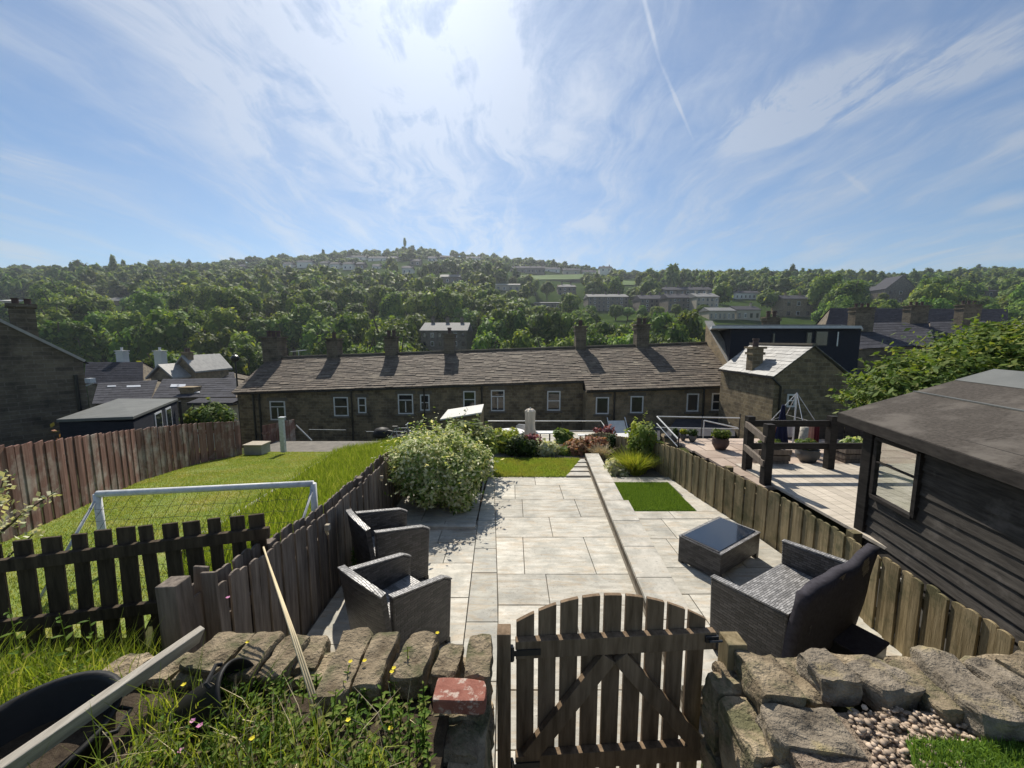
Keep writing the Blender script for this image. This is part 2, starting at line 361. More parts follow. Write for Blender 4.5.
# ---------- vegetation builders ----------
def blades(pts, h, w, lean=.35, hv=.4):
    """grass blades: pts (n,3) feet; each blade two quads bending over"""
    n = len(pts); a = rng.uniform(0, 2*np.pi, n); hh = h*(1+rng.uniform(-hv, hv, n)); la = rng.uniform(0, 2*np.pi, n)
    ln = lean*hh*rng.uniform(.1, 1, n)
    dx, dy = np.cos(a)*w/2, np.sin(a)*w/2; lx, ly = np.cos(la)*ln, np.sin(la)*ln
    V = np.zeros((n, 6, 3))
    for k, (t, ww) in enumerate(((0, 1), (.55, .8), (1, .12))):
        cx = pts[:,0]+lx*t*t; cy = pts[:,1]+ly*t*t; cz = pts[:,2]+hh*t*(1-.15*t)
        V[:,2*k,0] = cx-dx*ww; V[:,2*k,1] = cy-dy*ww; V[:,2*k,2] = cz
        V[:,2*k+1,0] = cx+dx*ww; V[:,2*k+1,1] = cy+dy*ww; V[:,2*k+1,2] = cz
    base = (np.arange(n)*6)[:,None]
    Q = np.concatenate([base+np.array([[0,1,3,2]]), base+np.array([[2,3,5,4]])])
    return V.reshape(-1, 3), Q
def scatter_poly(poly, n, zf):
    poly = [(p[0], p[1]) for p in poly]; xs = [p[0] for p in poly]; ys = [p[1] for p in poly]
    X = rng.uniform(min(xs), max(xs), n*3); Y = rng.uniform(min(ys), max(ys), n*3)
    ins = np.zeros(len(X), bool); j = len(poly)-1
    for i in range(len(poly)):
        xi, yi = poly[i]; xj, yj = poly[j]
        c = ((yi > Y) != (yj > Y)) & (X < (xj-xi)*(Y-yi)/(yj-yi+1e-12)+xi); ins ^= c; j = i
    X, Y = X[ins][:n], Y[ins][:n]
    return np.stack([X, Y, np.array([zf(x, y) for x, y in zip(X, Y)])], 1)
def leaf_quads(C, Nn, size, aspect=1.6, sv=.35, fold=.25):
    """rhombus leaves at centres C facing Nn"""
    n = len(C); Nn = Nn/np.linalg.norm(Nn, axis=1)[:,None]
    r = rng.normal(size=(n,3)); a = np.cross(Nn, r); a /= np.linalg.norm(a, axis=1)[:,None]; b = np.cross(Nn, a)
    s = size*(1+rng.uniform(-sv, sv, n))[:,None]
    V = np.stack([C-a*s*aspect/2, C+b*s/2-Nn*s*fold*.3, C+a*s*aspect/2, C-b*s/2-Nn*s*fold*.3], 1)
    Q = (np.arange(n)*4)[:,None]+np.array([[0,1,2,3]])
    return V.reshape(-1,3), Q
def ico(sub=2):
    bm = bmesh.new(); bmesh.ops.create_icosphere(bm, subdivisions=sub, radius=1)
    V = np.array([v.co[:] for v in bm.verts]); Fc = np.array([[v.index for v in f.verts] for f in bm.faces]); bm.free(); return V, Fc
def crown_data(rx, ry, rz, nlobe=14, nleaf=1400, size=.5, lobe=.42, seed=0, core=.78, up=.35, droop=0, flat_bottom=.55, aspect=1.6):
    """uneven crown: overlapping lobes, each covered with leaves turned outward; returns V, Q"""
    g = np.random.default_rng(seed)
    L = []
    for i in range(nlobe):
        d = g.normal(size=3); d /= np.linalg.norm(d)
        if d[2] < -.35: d[2] *= -.5
        rr = g.uniform(.45, .72)
        L.append((d*rr, lobe*g.uniform(.7, 1.25)))
    L.append((np.zeros(3), .55))
    Vs, Qs, off = [], [], 0
    w = np.array([l[1]**2 for l in L]); cnt = (w/w.sum()*nleaf).astype(int)+1
    for (c, r), k in zip(L, cnt):
        d = g.normal(size=(k,3)); d /= np.linalg.norm(d, axis=1)[:,None]
        p = c + d*r*g.uniform(.72, 1.12, (k,1))
        keep = p[:,2] > -flat_bottom; p = p[keep]; d = d[keep]
        # drop leaves deep inside another lobe
        inside = np.zeros(len(p), bool)
        for c2, r2 in L:
            inside |= (np.linalg.norm(p-c2, axis=1) < r2*.72)
        p, d = p[~inside], d[~inside]
        nn = d + g.normal(size=d.shape)*.45; nn[:,2] += up
        P3 = p*np.array([rx, ry, rz])
        global rng
        V, Q = leaf_quads(P3, nn, size, aspect, .6)
        Vs.append(V); Qs.append(Q+off); off += len(V)
    if core:
        iv, fc = ico(1)
        for c, r in L:
            V = (c + iv*r*core*(1+g.uniform(-.12,.12,(len(iv),1))))*np.array([rx, ry, rz])
            V[:,2] = np.maximum(V[:,2], -flat_bottom*rz)
            Vs.append(V); Qs.append(np.concatenate([fc, fc[:,2:3]], 1)*1+off); off += len(V)
    return np.concatenate(Vs), np.concatenate(Qs)
def npmesh_mixed(name, V, Q, mat, parent=None, loc=None, smooth=False):
    """quads, where a quad with its last corner repeated is a triangle"""
    tri = Q[:,2] == Q[:,3]
    me = bpy.data.meshes.new(name); V = np.asarray(V, np.float32)
    Qq, Qt = Q[~tri], Q[tri][:, :3]
    loops = np.concatenate([Qq.ravel(), Qt.ravel()]).astype(np.int32)
    starts = np.concatenate([np.arange(len(Qq))*4, len(Qq)*4+np.arange(len(Qt))*3]).astype(np.int32)
    me.vertices.add(len(V)); me.vertices.foreach_set('co', V.ravel())
    me.loops.add(len(loops)); me.loops.foreach_set('vertex_index', loops)
    me.polygons.add(len(starts)); me.polygons.foreach_set('loop_start', starts)
    me.update(calc_edges=True)
    return link(name, me, mat, parent, smooth, 0, loc)
def leafy(mb, base, h, n, ll, lw, lean=.15, tip=True, droop=.3):
    """a weed: thin stem with bent pointed leaves all round it"""
    bx = Vector(base); a0 = random.uniform(0, 6.3); top = bx+Vector((math.cos(a0)*lean*h, math.sin(a0)*lean*h, h))
    mid = bx.lerp(top, .5)+Vector((0,0,.04*h))
    mb.tube([bx, mid, top], [.0035, .003, .0015], 4, cap=False)
    for i in range(n):
        t = .12+.88*(i+.5)/n; p = bx.lerp(top, t); a = a0+i*2.4; L = ll*(1.15-.6*t)*random.uniform(.7, 1.2); W = lw*(1.1-.5*t)
        d = Vector((math.cos(a), math.sin(a), random.uniform(.1,.6))); s = Vector((-math.sin(a), math.cos(a), 0))
        q = [p, p+d*L*.35, p+d*L*.7-Vector((0,0,droop*L*.25)), p+d*L-Vector((0,0,droop*L*.6))]
        ws = [.15, 1, .75, .03]
        vs = []
        for c, w in zip(q, ws): vs += [c-s*W*w/2+Vector((0,0,.12*W)), c, c+s*W*w/2+Vector((0,0,.12*W))]
        fs = []
        for k in range(3):
            b0 = 3*k; fs += [(b0, b0+1, b0+4, b0+3), (b0+1, b0+2, b0+5, b0+4)]
        mb.add(vs, fs)
def flower(mb, c, r, n=5):
    c = Vector(c)
    for k in range(n):
        a = 2*math.pi*k/n; d = Vector((math.cos(a), math.sin(a), .35)); s = Vector((-math.sin(a), math.cos(a), 0))
        mb.add([c, c+d*r*.6-s*r*.45, c+d*r, c+d*r*.6+s*r*.45], [(0,1,2,3)])
def rock(name, c, d, rz, seed, mat, parent=None, tilt=(0,0), rough=.1, chip=.16, sub=8):
    """a rough-hewn block of stone"""
    bm = bmesh.new(); bmesh.ops.create_cube(bm, size=2); bmesh.ops.subdivide_edges(bm, edges=bm.edges[:], cuts=sub, use_grid_fill=True)
    sub = 13; o = Vector((seed*3.7, seed*1.3, -seed*2.1)); D = Vector(d)/2; mn = min(d)
    rd_ = random.Random(seed*13+1); cuts = []
    for _ in range(5):
        n_ = Vector((rd_.gauss(0,1), rd_.gauss(0,1), rd_.gauss(0,1)*.8)).normalized(); sup = abs(n_.x)*D.x+abs(n_.y)*D.y+abs(n_.z)*D.z; cuts.append((n_, sup*rd_.uniform(.80,.95)))
    for v in bm.verts:
        p = v.co.copy(); q = Vector([math.copysign(abs(x)**1, x) for x in p])
        ln = (abs(p.x)**22+abs(p.y)**22+abs(p.z)**22)**(1/22); q = p/ln
        w = Vector((q.x*D.x, q.y*D.y, q.z*D.z))
        nv = noise.noise_vector(w*2.2/max(d)*1.5+o)*mn*chip*1.0 + noise.noise_vector(w*9+o)*mn*rough*.8 + noise.noise_vector(w*34+o)*mn*rough*.55 - q*abs(noise.noise(w*14+o))*mn*rough*1.3
        for n_, k_ in cuts:
            e_ = w.dot(n_)-k_
            if e_ > 0: w = w-n_*e_*.85
        v.co = w+nv
    m = Matrix.Translation(Vector(c)) @ Matrix.Rotation(rz, 4, 'Z') @ Matrix.Rotation(tilt[0], 4, 'X') @ Matrix.Rotation(tilt[1], 4, 'Y')
    bm.transform(m); me = bpy.data.meshes.new(name); bm.to_mesh(me); bm.free()
    return link(name, me, mat, parent, smooth=False)
def boards(path, bw, gap, th, jit=.012, off=0, lean=.01, top='cut', rnd=None):
    """upright boards along a path of (x, y, zbottom, ztop)"""
    rnd = rnd or random.Random(3); mb = MB()
    seg = []
    for a, b in zip(path, path[1:]):
        seg.append((math.hypot(b[0]-a[0], b[1]-a[1]), a, b))
    tot = sum(s[0] for s in seg); t = 0; i = 0
    while t < tot-bw*.5:
        m = t+bw/2; k = 0
        while k < len(seg)-1 and m > seg[k][0]: m -= seg[k][0]; k += 1
        L, a, b = seg[k]; u = m/L
        x, y, z0, z1 = [a[j]+(b[j]-a[j])*u for j in range(4)]
        dx, dy = (b[0]-a[0])/L, (b[1]-a[1])/L; nx, ny = -dy, dx
        o = off+(th*.35 if i % 2 else -th*.35)+rnd.uniform(-.002,.002)
        z1 += rnd.uniform(-jit, jit); lx = rnd.uniform(-lean, lean); w = bw*rnd.uniform(.9, 1.04)
        vs = []
        for zz, sh in ((z0, 0), (z1, lx)):
            for su, sn in ((-1,-1),(1,-1),(1,1),(-1,1)):
                tz = 0
                if zz == z1 and top == 'round': tz = 0
                vs.append((x+dx*(su*w/2+sh)+nx*(o+sn*th/2), y+dy*(su*w/2+sh)+ny*(o+sn*th/2), zz+(rnd.uniform(-.004,.004) if zz == z1 else 0)))
        if top == 'round':
            # shallow curved head
            base = len(mb.v); h = w*.16
            prof = [(-.5,-h),( -.3,-h*.25),(0,0),(.3,-h*.25),(.5,-h)]
            V = []
            for sn in (-1, 1):
                for su in (-.5, .5): V.append((x+dx*su*w+nx*(o+sn*th/2), y+dy*su*w+ny*(o+sn*th/2), z0))
                for su, dz in prof: V.append((x+dx*(su*w+lx)+nx*(o+sn*th/2), y+dy*(su*w+lx)+ny*(o+sn*th/2), z1+dz))
            # order: 0 bl,1 br,2..6 top left->right
            fr = (0,1,6,5,4,3,2); bk = tuple(q+7 for q in (0,2,3,4,5,6,1))
            fs = [fr, bk]
            ring = (0,1,6,5,4,3,2)
            for q in range(7): a1, b1 = ring[q], ring[(q+1) % 7]; fs.append((b1, a1, a1+7, b1+7))
            mb.add(V, fs)
        else:
            mb.add(vs, [(3,2,1,0),(4,5,6,7),(0,1,5,4),(1,2,6,5),(2,3,7,6),(3,0,4,7)])
        t += bw+gap; i += 1
    return mb

# ---------- slate roof: overlapping courses of separate slabs ----------
def slates(mb, e0, e1, r0, r1, n, tw, th=.035, seed=1, jit=.5, over=.06):
    rd = random.Random(seed); e0, e1, r0, r1 = map(Vector, (e0, e1, r0, r1))
    nrm = (e1-e0).cross(r0-e0).normalized()
    if nrm.z < 0: nrm = -nrm
    W = (e1-e0).length
    for i in range(n):
        # courses get shallower towards the ridge
        f = lambda k: 1-(1-k/n)**1.25*1.0 if False else (k/n)**.92
        v0, v1 = f(i), min(1.0, f(i+1)+over/ max(1, n/18))
        a0, a1 = e0.lerp(r0, v0), e1.lerp(r1, v0); b0, b1 = e0.lerp(r0, v1), e1.lerp(r1, v1)
        u = 0
        while u < 1:
            w = tw*rd.uniform(1-jit, 1+jit)/W; u2 = min(1, u+w)
            if 1-u2 < .3*tw/W: u2 = 1
            g = .004/W; lift = th*rd.uniform(.7, 1.25)
            p = [a0.lerp(a1, u+g), a0.lerp(a1, u2-g), b0.lerp(b1, u2-g), b0.lerp(b1, u+g)]
            lo = lift; hi = .004; dz = rd.uniform(-.012,.012)
            sl = (a0-b0).normalized()*dz
            vs = [p[0]+nrm*lo+sl, p[1]+nrm*lo+sl, p[2]+nrm*hi, p[3]+nrm*hi, p[0]-nrm*.01+sl, p[1]-nrm*.01+sl]
            mb.add(vs, [(0,1,2,3),(4,5,1,0),(4,0,3),(1,5,2)])
            u = u2
    return mb

# ---------- the camera, the sky and the sun ----------
cam = bpy.data.cameras.new('camera'); cam.sensor_width = 36; cam.lens = 36*F/1024; cam.clip_start = .05; cam.clip_end = 6000
co = bpy.data.objects.new('camera', cam); COL.objects.link(co); co.location = (0,0,CAMZ); co.rotation_euler = (R(90)-PITCH, 0, 0); scene.camera = co
SUN_AZ, SUN_EL = R(-12), R(46)
sundir = Vector((math.sin(SUN_AZ)*math.cos(SUN_EL), math.cos(SUN_AZ)*math.cos(SUN_EL), math.sin(SUN_EL)))
sl = bpy.data.lights.new('sun', 'SUN'); sl.energy = 4.9; sl.angle = R(.5); sl.color = (1, .93, .82)
so = bpy.data.objects.new('sun', sl); COL.objects.link(so); so.rotation_euler = sundir.to_track_quat('Z', 'Y').to_euler(); so.location = (0, 0, 30)
w = bpy.data.worlds.new('World'); scene.world = w; w.use_nodes = True; nt = w.node_tree
bg = nt.nodes['Background']
sky = N(nt, 'ShaderNodeTexSky', sky_type='NISHITA'); sky.sun_disc = False; sky.sun_elevation = SUN_EL; sky.sun_rotation = SUN_AZ
sky.air_density = 1.0; sky.dust_density = .15; sky.ozone_density = 1.8; sky.altitude = 200
tc = N(nt, 'ShaderNodeTexCoord'); sx = N(nt, 'ShaderNodeSeparateXYZ'); nt.links.new(tc.outputs['Generated'], sx.inputs[0])
zz = mth(nt, 'ADD', mth(nt, 'MAXIMUM', sx.outputs[2], 0), .10)
u = mth(nt, 'DIVIDE', sx.outputs[0], zz); v = mth(nt, 'DIVIDE', sx.outputs[1], zz)
cb = N(nt, 'ShaderNodeCombineXYZ'); nt.links.new(u, cb.inputs[0]); nt.links.new(v, cb.inputs[1])
def cloudlayer(scale, stretch, rot, dist, lo, hi, amp, detail=9, rough=.62, loc=(0,0,0)):
    mp = N(nt, 'ShaderNodeMapping'); mp.inputs['Scale'].default_value = stretch; mp.inputs['Rotation'].default_value = (0,0,rot); mp.inputs['Location'].default_value = loc
    nt.links.new(cb.outputs[0], mp.inputs['Vector'])
    f = noise_node(nt, mp.outputs[0], scale, detail, rough, dist)
    mr = N(nt, 'ShaderNodeMapRange', interpolation_type='SMOOTHSTEP'); mr.inputs[1].default_value = lo; mr.inputs[2].default_value = hi; mr.inputs[4].default_value = amp
    nt.links.new(f, mr.inputs[0]); return mr.outputs[0]
def blob(cx, cy, rx, ry, rot=0):
    """1 at a direction of the sky falling to 0 around it, in cloud-plane coordinates"""
    mp = N(nt, 'ShaderNodeMapping', vector_type='TEXTURE'); mp.inputs['Location'].default_value = (cx, cy, 0); mp.inputs['Rotation'].default_value = (0,0,rot); mp.inputs['Scale'].default_value = (rx, ry, 1)
    nt.links.new(cb.outputs[0], mp.inputs['Vector'])
    ln = N(nt, 'ShaderNodeVectorMath', operation='LENGTH'); nt.links.new(mp.outputs[0], ln.inputs[0])
    mr = N(nt, 'ShaderNodeMapRange', interpolation_type='SMOOTHSTEP'); mr.inputs[1].default_value = 1; mr.inputs[2].default_value = 0
    nt.links.new(ln.outputs['Value'], mr.inputs[0]); return mr.outputs[0]
def skyuv(px, py):
    d = ray(px, py).normalized(); z = max(d.z, 0)+.10; return d.x/z, d.y/z
def warp(amount, scale):
    n = N(nt, 'ShaderNodeTexNoise'); n.inputs['Scale'].default_value = scale; n.inputs['Detail'].default_value = 3
    nt.links.new(cb.outputs[0], n.inputs['Vector'])
    m_ = N(nt, 'ShaderNodeVectorMath', operation='MULTIPLY_ADD'); nt.links.new(n.outputs['Color'], m_.inputs[0]); m_.inputs[1].default_value = (amount, amount, 0)
    nt.links.new(cb.outputs[0], m_.inputs[2]); return m_.outputs[0]
WV = warp(.55, 1.1)
def fibres(scale, stretch, rot, lo, hi, amp, detail=11, rough=.64, loc=(0,0,0), dist=.35):
    mp = N(nt, 'ShaderNodeMapping'); mp.inputs['Scale'].default_value = stretch; mp.inputs['Rotation'].default_value = (0,0,rot); mp.inputs['Location'].default_value = loc
    nt.links.new(WV, mp.inputs['Vector'])
    f = noise_node(nt, mp.outputs[0], scale, detail, rough, dist)
    mr = N(nt, 'ShaderNodeMapRange', interpolation_type='SMOOTHSTEP'); mr.inputs[1].default_value = lo; mr.inputs[2].default_value = hi; mr.inputs[4].default_value = amp
    nt.links.new(f, mr.inputs[0]); return mr.outputs[0]
fib = fibres(2.8, (1, .20, 1), R(-14), .43, .66, 1.0)           # long combed streaks
fib2 = fibres(3.6, (1, .26, 1), R(30), .43, .68, 1.0, loc=(4,2,0))
mott = fibres(5.0, (1, .8, 1), R(0), .36, .66, 1.0, loc=(1,7,0))  # fine mottling
veil = fibres(.75, (1, .7, 1), R(10), .36, .66, 1.0, detail=6, loc=(1.2,.4,0))
MUL = lambda a, b: mth(nt, 'MULTIPLY', a, b)
MAX = lambda a, b: mth(nt, 'MAXIMUM', a, b)
ADD = lambda a, b: mth(nt, 'ADD', a, b)
cA = blob(*skyuv(350, 70), .8, 1.5, R(18)); cB = blob(*skyuv(480, 170), 1.5, 2.6, R(-6))
tex = ADD(MUL(fib, .62), ADD(MUL(mott, .30), .12))
base = ADD(MUL(ADD(MUL(veil, .16), .05), 1.0), MUL(MUL(ADD(fib, fib2), ADD(veil, .3)), .30))
core = ADD(MUL(MUL(cA, tex), 1.15), MUL(MUL(cB, ADD(MUL(fib2, .55), ADD(MUL(mott, .25), .12))), 1.15))
lowb = N(nt, 'ShaderNodeMapRange', interpolation_type='SMOOTHSTEP'); lowb.inputs[1].default_value = .36; lowb.inputs[2].default_value = .06; lowb.inputs[4].default_value = 1
nt.links.new(sx.outputs[2], lowb.inputs[0])
core = ADD(core, MUL(MUL(lowb.outputs[0], ADD(MUL(fib2, .6), .25)), .55))   # thin haze clouds low over the hills
def streak(pa, pb, wid, tex):
    (ax, ay), (bx, by) = skyuv(*pa), skyuv(*pb)
    ln = math.hypot(bx-ax, by-ay); ang = math.atan2(by-ay, bx-ax)
    return MUL(blob((ax+bx)/2, (ay+by)/2, ln/2*1.1, wid, ang), tex)
rg = ADD(MUL(fibres(4.0, (1,.35,1), R(-62), .34, .62, 1.0, loc=(2,2,0), dist=.6), .8), MUL(mott, .25))
parts = [(streak((690, 162), (1000, 20), .30, rg), 2.6), (streak((820, 100), (1110, 20), .26, rg), 2.0), (streak((-60, 146), (115, 178), .22, rg), .8),
         (streak((-80, 246), (70, 248), 1.0, rg), .9), (streak((940, 214), (1080, 192), .3, rg), .8), (streak((150, 195), (400, 235), .5, fib), .6), (streak((560, 230), (900, 215), 1.2, fib2), .5)]
def trail(pa, pb, w_, k):
    (ax, ay), (bx, by) = skyuv(*pa), skyuv(*pb); ln = math.hypot(bx-ax, by-ay)
    return MUL(blob((ax+bx)/2, (ay+by)/2, ln/2*1.12, w_, math.atan2(by-ay, bx-ax)), k)
mask = ADD(base, core)
for x, k in parts: mask = MAX(mask, ADD(MUL(mask, .5), MUL(x, k)))
t1 = MUL(ADD(trail((634, -40), (662, 70), .009, 1.2), trail((655, 50), (694, 142), .009, 1.2)), ADD(MUL(mott, .5), .55))
t2 = MUL(trail((836, 166), (874, 198), .022, 1.0), .7)
mask = ADD(mask, ADD(MUL(t1, .55), MUL(t2, .5)))
mask = mth(nt, 'MINIMUM', mask, .84)
# clouds scatter the sunlight forward: brighter the nearer they stand to the sun
dt = N(nt, 'ShaderNodeVectorMath', operation='DOT_PRODUCT'); nt.links.new(tc.outputs['Generated'], dt.inputs[0]); dt.inputs[1].default_value = sundir
dpos = mth(nt, 'MAXIMUM', dt.outputs['Value'], 0)
g1 = mth(nt, 'POWER', dpos, 5); g2 = mth(nt, 'POWER', dpos, 40)
br_ = mth(nt, 'ADD', mth(nt, 'ADD', mth(nt, 'MULTIPLY', g1, 2.3), mth(nt, 'MULTIPLY', g2, 3.5)), 3.3)
cc = N(nt, 'ShaderNodeCombineColor')
for i, k in enumerate((.95, .985, 1.04)): nt.links.new(mth(nt, 'MULTIPLY', br_, k), cc.inputs[i])
skyc = mixc(nt, 1.0, sky.outputs[0], (.62, .80, .92), 'MULTIPLY')
cloudc = mixc(nt, 1.0, cc.outputs[0], mixc(nt, 1.0, skyc, (.42,.40,.38), 'MULTIPLY'), 'ADD')
fin = mixc(nt, mask, skyc, cloudc)
nt.links.new(fin, bg.inputs['Color']); bg.inputs['Strength'].default_value = .084
scene.view_settings.view_transform = 'Standard'; scene.view_settings.look = 'None'; scene.view_settings.gamma = 1; scene.view_settings.exposure = .38
scene.cycles.use_denoising = True
scene.cycles.max_bounces = 6; scene.cycles.diffuse_bounces = 3; scene.cycles.glossy_bounces = 3; scene.cycles.transparent_max_bounces = 8; scene.cycles.volume_bounces = 0
scene.cycles.sample_clamp_indirect = 6
# ======================= THE GROUND =======================
def crest_t(a):
    """tangent of the skyline's height at azimuth a = x/y (the hill across the valley)"""
    xs = [-2.2,-1.45,-1.15,-.9,-.62,-.42,-.25,-.08,.1,.28,.45,.62,.8,.95,1.1,1.3,1.6,2.2]
    ys = [.165,.168,.172,.176,.193,.212,.217,.206,.182,.162,.160,.163,.158,.150,.160,.168,.165,.155]
    return float(np.interp(a, xs, ys))
def lawn_z(x, y): return -.1-.155*(max(y, 3)-4)
def smooth(a, b, t):
    t = max(0, min(1, (t-a)/(b-a))); return t*t*(3-2*t)
def valley(x, y):
    return float(np.interp(y, [9, 14, 17, 20, 23, 30, 45, 60, 85, 100], [-.3, -2.3, -2.35, -3.6, -5.3, -6.5, -10, -13, -12, -3.5]))
def ground(x, y):
    if y > 100:
        s = (y-100)/330; tz = crest_t(x/y)*430
        z = -3.5+(tz+3.5)*min(s, 1)**1.05+2.5*min(s,1)
        z += noise.noise(Vector((x/60, y/60, 3)))*5*min(1, s*4)
        if s > 1: z -= (y-430)*.05
        return z
    if y < 1.62: zc = .93 if not (-.13 < x < .93 and y > .95) else -.3
    elif y < 9: zc = .93+(-.28-.93)*smooth(1.62, 1.75, y) if not -.13 < x < .93 else -.3
    else: zc = valley(x, y)
    if x < -1.95:
        lz = lawn_z(x, y)-.12
        near = .93+(lz-.93)*smooth(1.2, 2.9, y)
        k = smooth(12.5, 14.5, y)
        q = near*(1-k)+min(valley(x, y), lz)*k
        kk = smooth(-1.95, -2.2, -abs(x)) if False else 1
        return q
    if x > 3.38 and y < 9:
        kk = .45 if y > 1.7 else .9
        return kk-1.2*smooth(7.2, 9, y)
    return zc
ys = np.concatenate([[-30,-8,-3,-1,0,.6,1.0,1.3,1.5,1.62,1.68,1.75,1.9,2.1,2.4,2.7,3], np.arange(3.5, 15, .5), [15,16,17,18,19,20,21.5,23,25,28,32,38,45,52,60,70,80,90,100,108,116], np.arange(125, 440, 12), [450,480,520]])
avals = np.concatenate([[-2.6,-2.2,-1.9], np.arange(-1.7, 1.71, .04), [1.9,2.2,2.6]])
xn = np.concatenate([[-60,-30,-18,-12,-9,-7,-5,-4,-3,-2.4,-2.1,-1.96,-1.94,-1.5,-1,-.5,-.135,-.125,.2,.6,.925,.935], np.arange(1.5, 3.2, .5), [3.2,3.36,3.40,3.7,4.5,6,8,10,13,18,30,60]])
cols = 80; V = []; rows = []
tt = np.linspace(-1, 1, cols)
for y in ys:
    row = []
    near = smooth(12, 40, y)
    # the sheet fans out with distance
    for i in range(len(xn)):
        x = xn[i] if y < 16 else xn[i]*(1+(y-16)*.36*1.0)/1.0 if False else xn[i]
        row.append(x)
    rows.append(row)
# two sheets would leave a seam, so the fan is one grid in (u, y): u is mapped to metres near the camera and to a wide fan far away
us = np.concatenate([np.array(xn)])
def fanx(u, y):
    k = smooth(14, 60, y); fan = np.interp(u, [-60,-30,-12,-5,-2,0,3,6,10,18,60], [-2.3,-1.75,-1.35,-.8,-.3,0,.3,.75,1.2,1.7,2.3])*y
    return u*(1-k)+fan*k
V = [(fanx(u, y), y, 0) for y in ys for u in us]
far_us = np.linspace(-1, 1, 10)
V = [(x, y, ground(x, y)) for x, y, _ in V]
nx = len(us); Fq = [[j*nx+i, j*nx+i+1, (j+1)*nx+i+1, (j+1)*nx+i] for j in range(len(ys)-1) for i in range(nx-1)]
split = [f for f in Fq]
nearf = [f for f in split if V[f[2]][1] <= 100.5]; farf = [f for f in split if V[f[2]][1] > 100.5]
g = npmesh('ground', V, nearf, M['ground'], smooth=True); T(g, kind='structure')
# the far hillside: a finer fan
hy = np.concatenate([np.arange(100, 440, 8), np.arange(445, 640, 15)]); ha = np.linspace(-2.3, 2.3, 150)
V = [(a*y, y, ground(a*y, y)) for y in hy for a in ha]; nx = len(ha)
Fq = [[j*nx+i, j*nx+i+1, (j+1)*nx+i+1, (j+1)*nx+i] for j in range(len(hy)-1) for i in range(nx-1)]
g = npmesh('hillside', V, Fq, M['hill'], smooth=True); T(g, kind='structure')

# ======================= OUR PATIO =======================
PZ = -.07                                   # the central path lies a little lower than the coping
def slab_rows(name, rows, mat, z, th=.04, gap=.008, kind='structure', left=None, right=None):
    """rows: (y0, y1, [x joints]) ; edges follow left(y), right(y)"""
    mb = MB()
    for y0, y1, js in rows:
        for a, b in zip(js[:-1], js[1:]):
            g = gap/2
            def xx(v, y): return v(y) if callable(v) else v
            pts = [(xx(a,y0)+g, y0+g), (xx(b,y0)-g, y0+g), (xx(b,y1)-g, y1-g), (xx(a,y1)+g, y1-g)]
            dz = random.uniform(-.002, .002)
            mb.prism([(p[0], p[1], z-th) for p in pts], (0,0,th+dz))
    o = build(name, mb, mat, bevel=.003); T(o, kind=kind); return o
pl = lambda y: -.34+(-.13+.34)*(7.0-y)/3.6 if y > 3.4 else -.13+.02*(3.4-y)
pr = lambda y: 1.56-(1.56-1.26)*(8-y)/4.53
def jx(px, py): 
    v = P(px, py, PZ).x; return v
def yy(py): return P(500, py, PZ).y
R_ = [yy(p) for p in (458.5, 474, 485, 499, 517, 537, 546, 574, 605, 640, 690, 750)]
joints = [None, [535], [515, 561.6], [522.6, 577.7], [551], [523.5, 588], [560], [548], [576], [545], [570], [540]]
rows = []
for i in range(1, len(R_)-1):
    y1, y0 = R_[i], R_[i+1]
    if i == 5: y0 = R_[7]
    if i == 6: continue
    k = {1:1,2:2,3:3,4:4,5:5,7:7,8:8,9:9,10:10}.get(i, 1)
    py = (384)
    pym = {1:480,2:492,3:508,4:527,5:550,7:590,8:620,9:660,10:720}[i]
    js = [pl]+[jx(p, pym) for p in joints[k]]+[pr]
    rows.append((y0, y1, js))
rows.append((1.72, R_[11] if R_[11] > 1.75 else 1.9, [pl, .45, pr]))
rows = [r for r in rows if r[1]-r[0] > .05]
slab_rows('path', rows, M['slab'], PZ)
o = build('path_bed', MB().prism([(-2.0,1.66,-.25),(1.9,1.66,-.25),(1.9,9,-.25),(-2.0,9,-.25)], (0,0,.150)), M['joint']); T(o, kind='structure')
# grey margin strip and the left patio
sl_ = lambda y: -.52+(.11)*(6.2-y)/3.3
rows = []; y = 7.0
while y > 1.8:
    y0 = y-random.choice([.5,.62,.75]); rows.append((max(1.72, y0), y, [sl_, pl])); y = y0
slab_rows('margin_path', rows, M['slab2'], PZ+.003)
rows = []; y = P(450, 493, PZ).y
for h, js in ((.42, [-1.15]), (.6, [-1.3]), (.6, [-.95]), (.45, [-1.4,-.8]), (.6, [-1.2]), (.6, [-.9]), (.55, [-1.25]), (.6,[-1.0])):
    y0 = max(1.72, y-h)
    if y-y0 < .08: break
    rows.append((y0, y, [-1.80]+js+[sl_])); y = y0
slab_rows('left_patio', rows, M['slab'], PZ+.006)
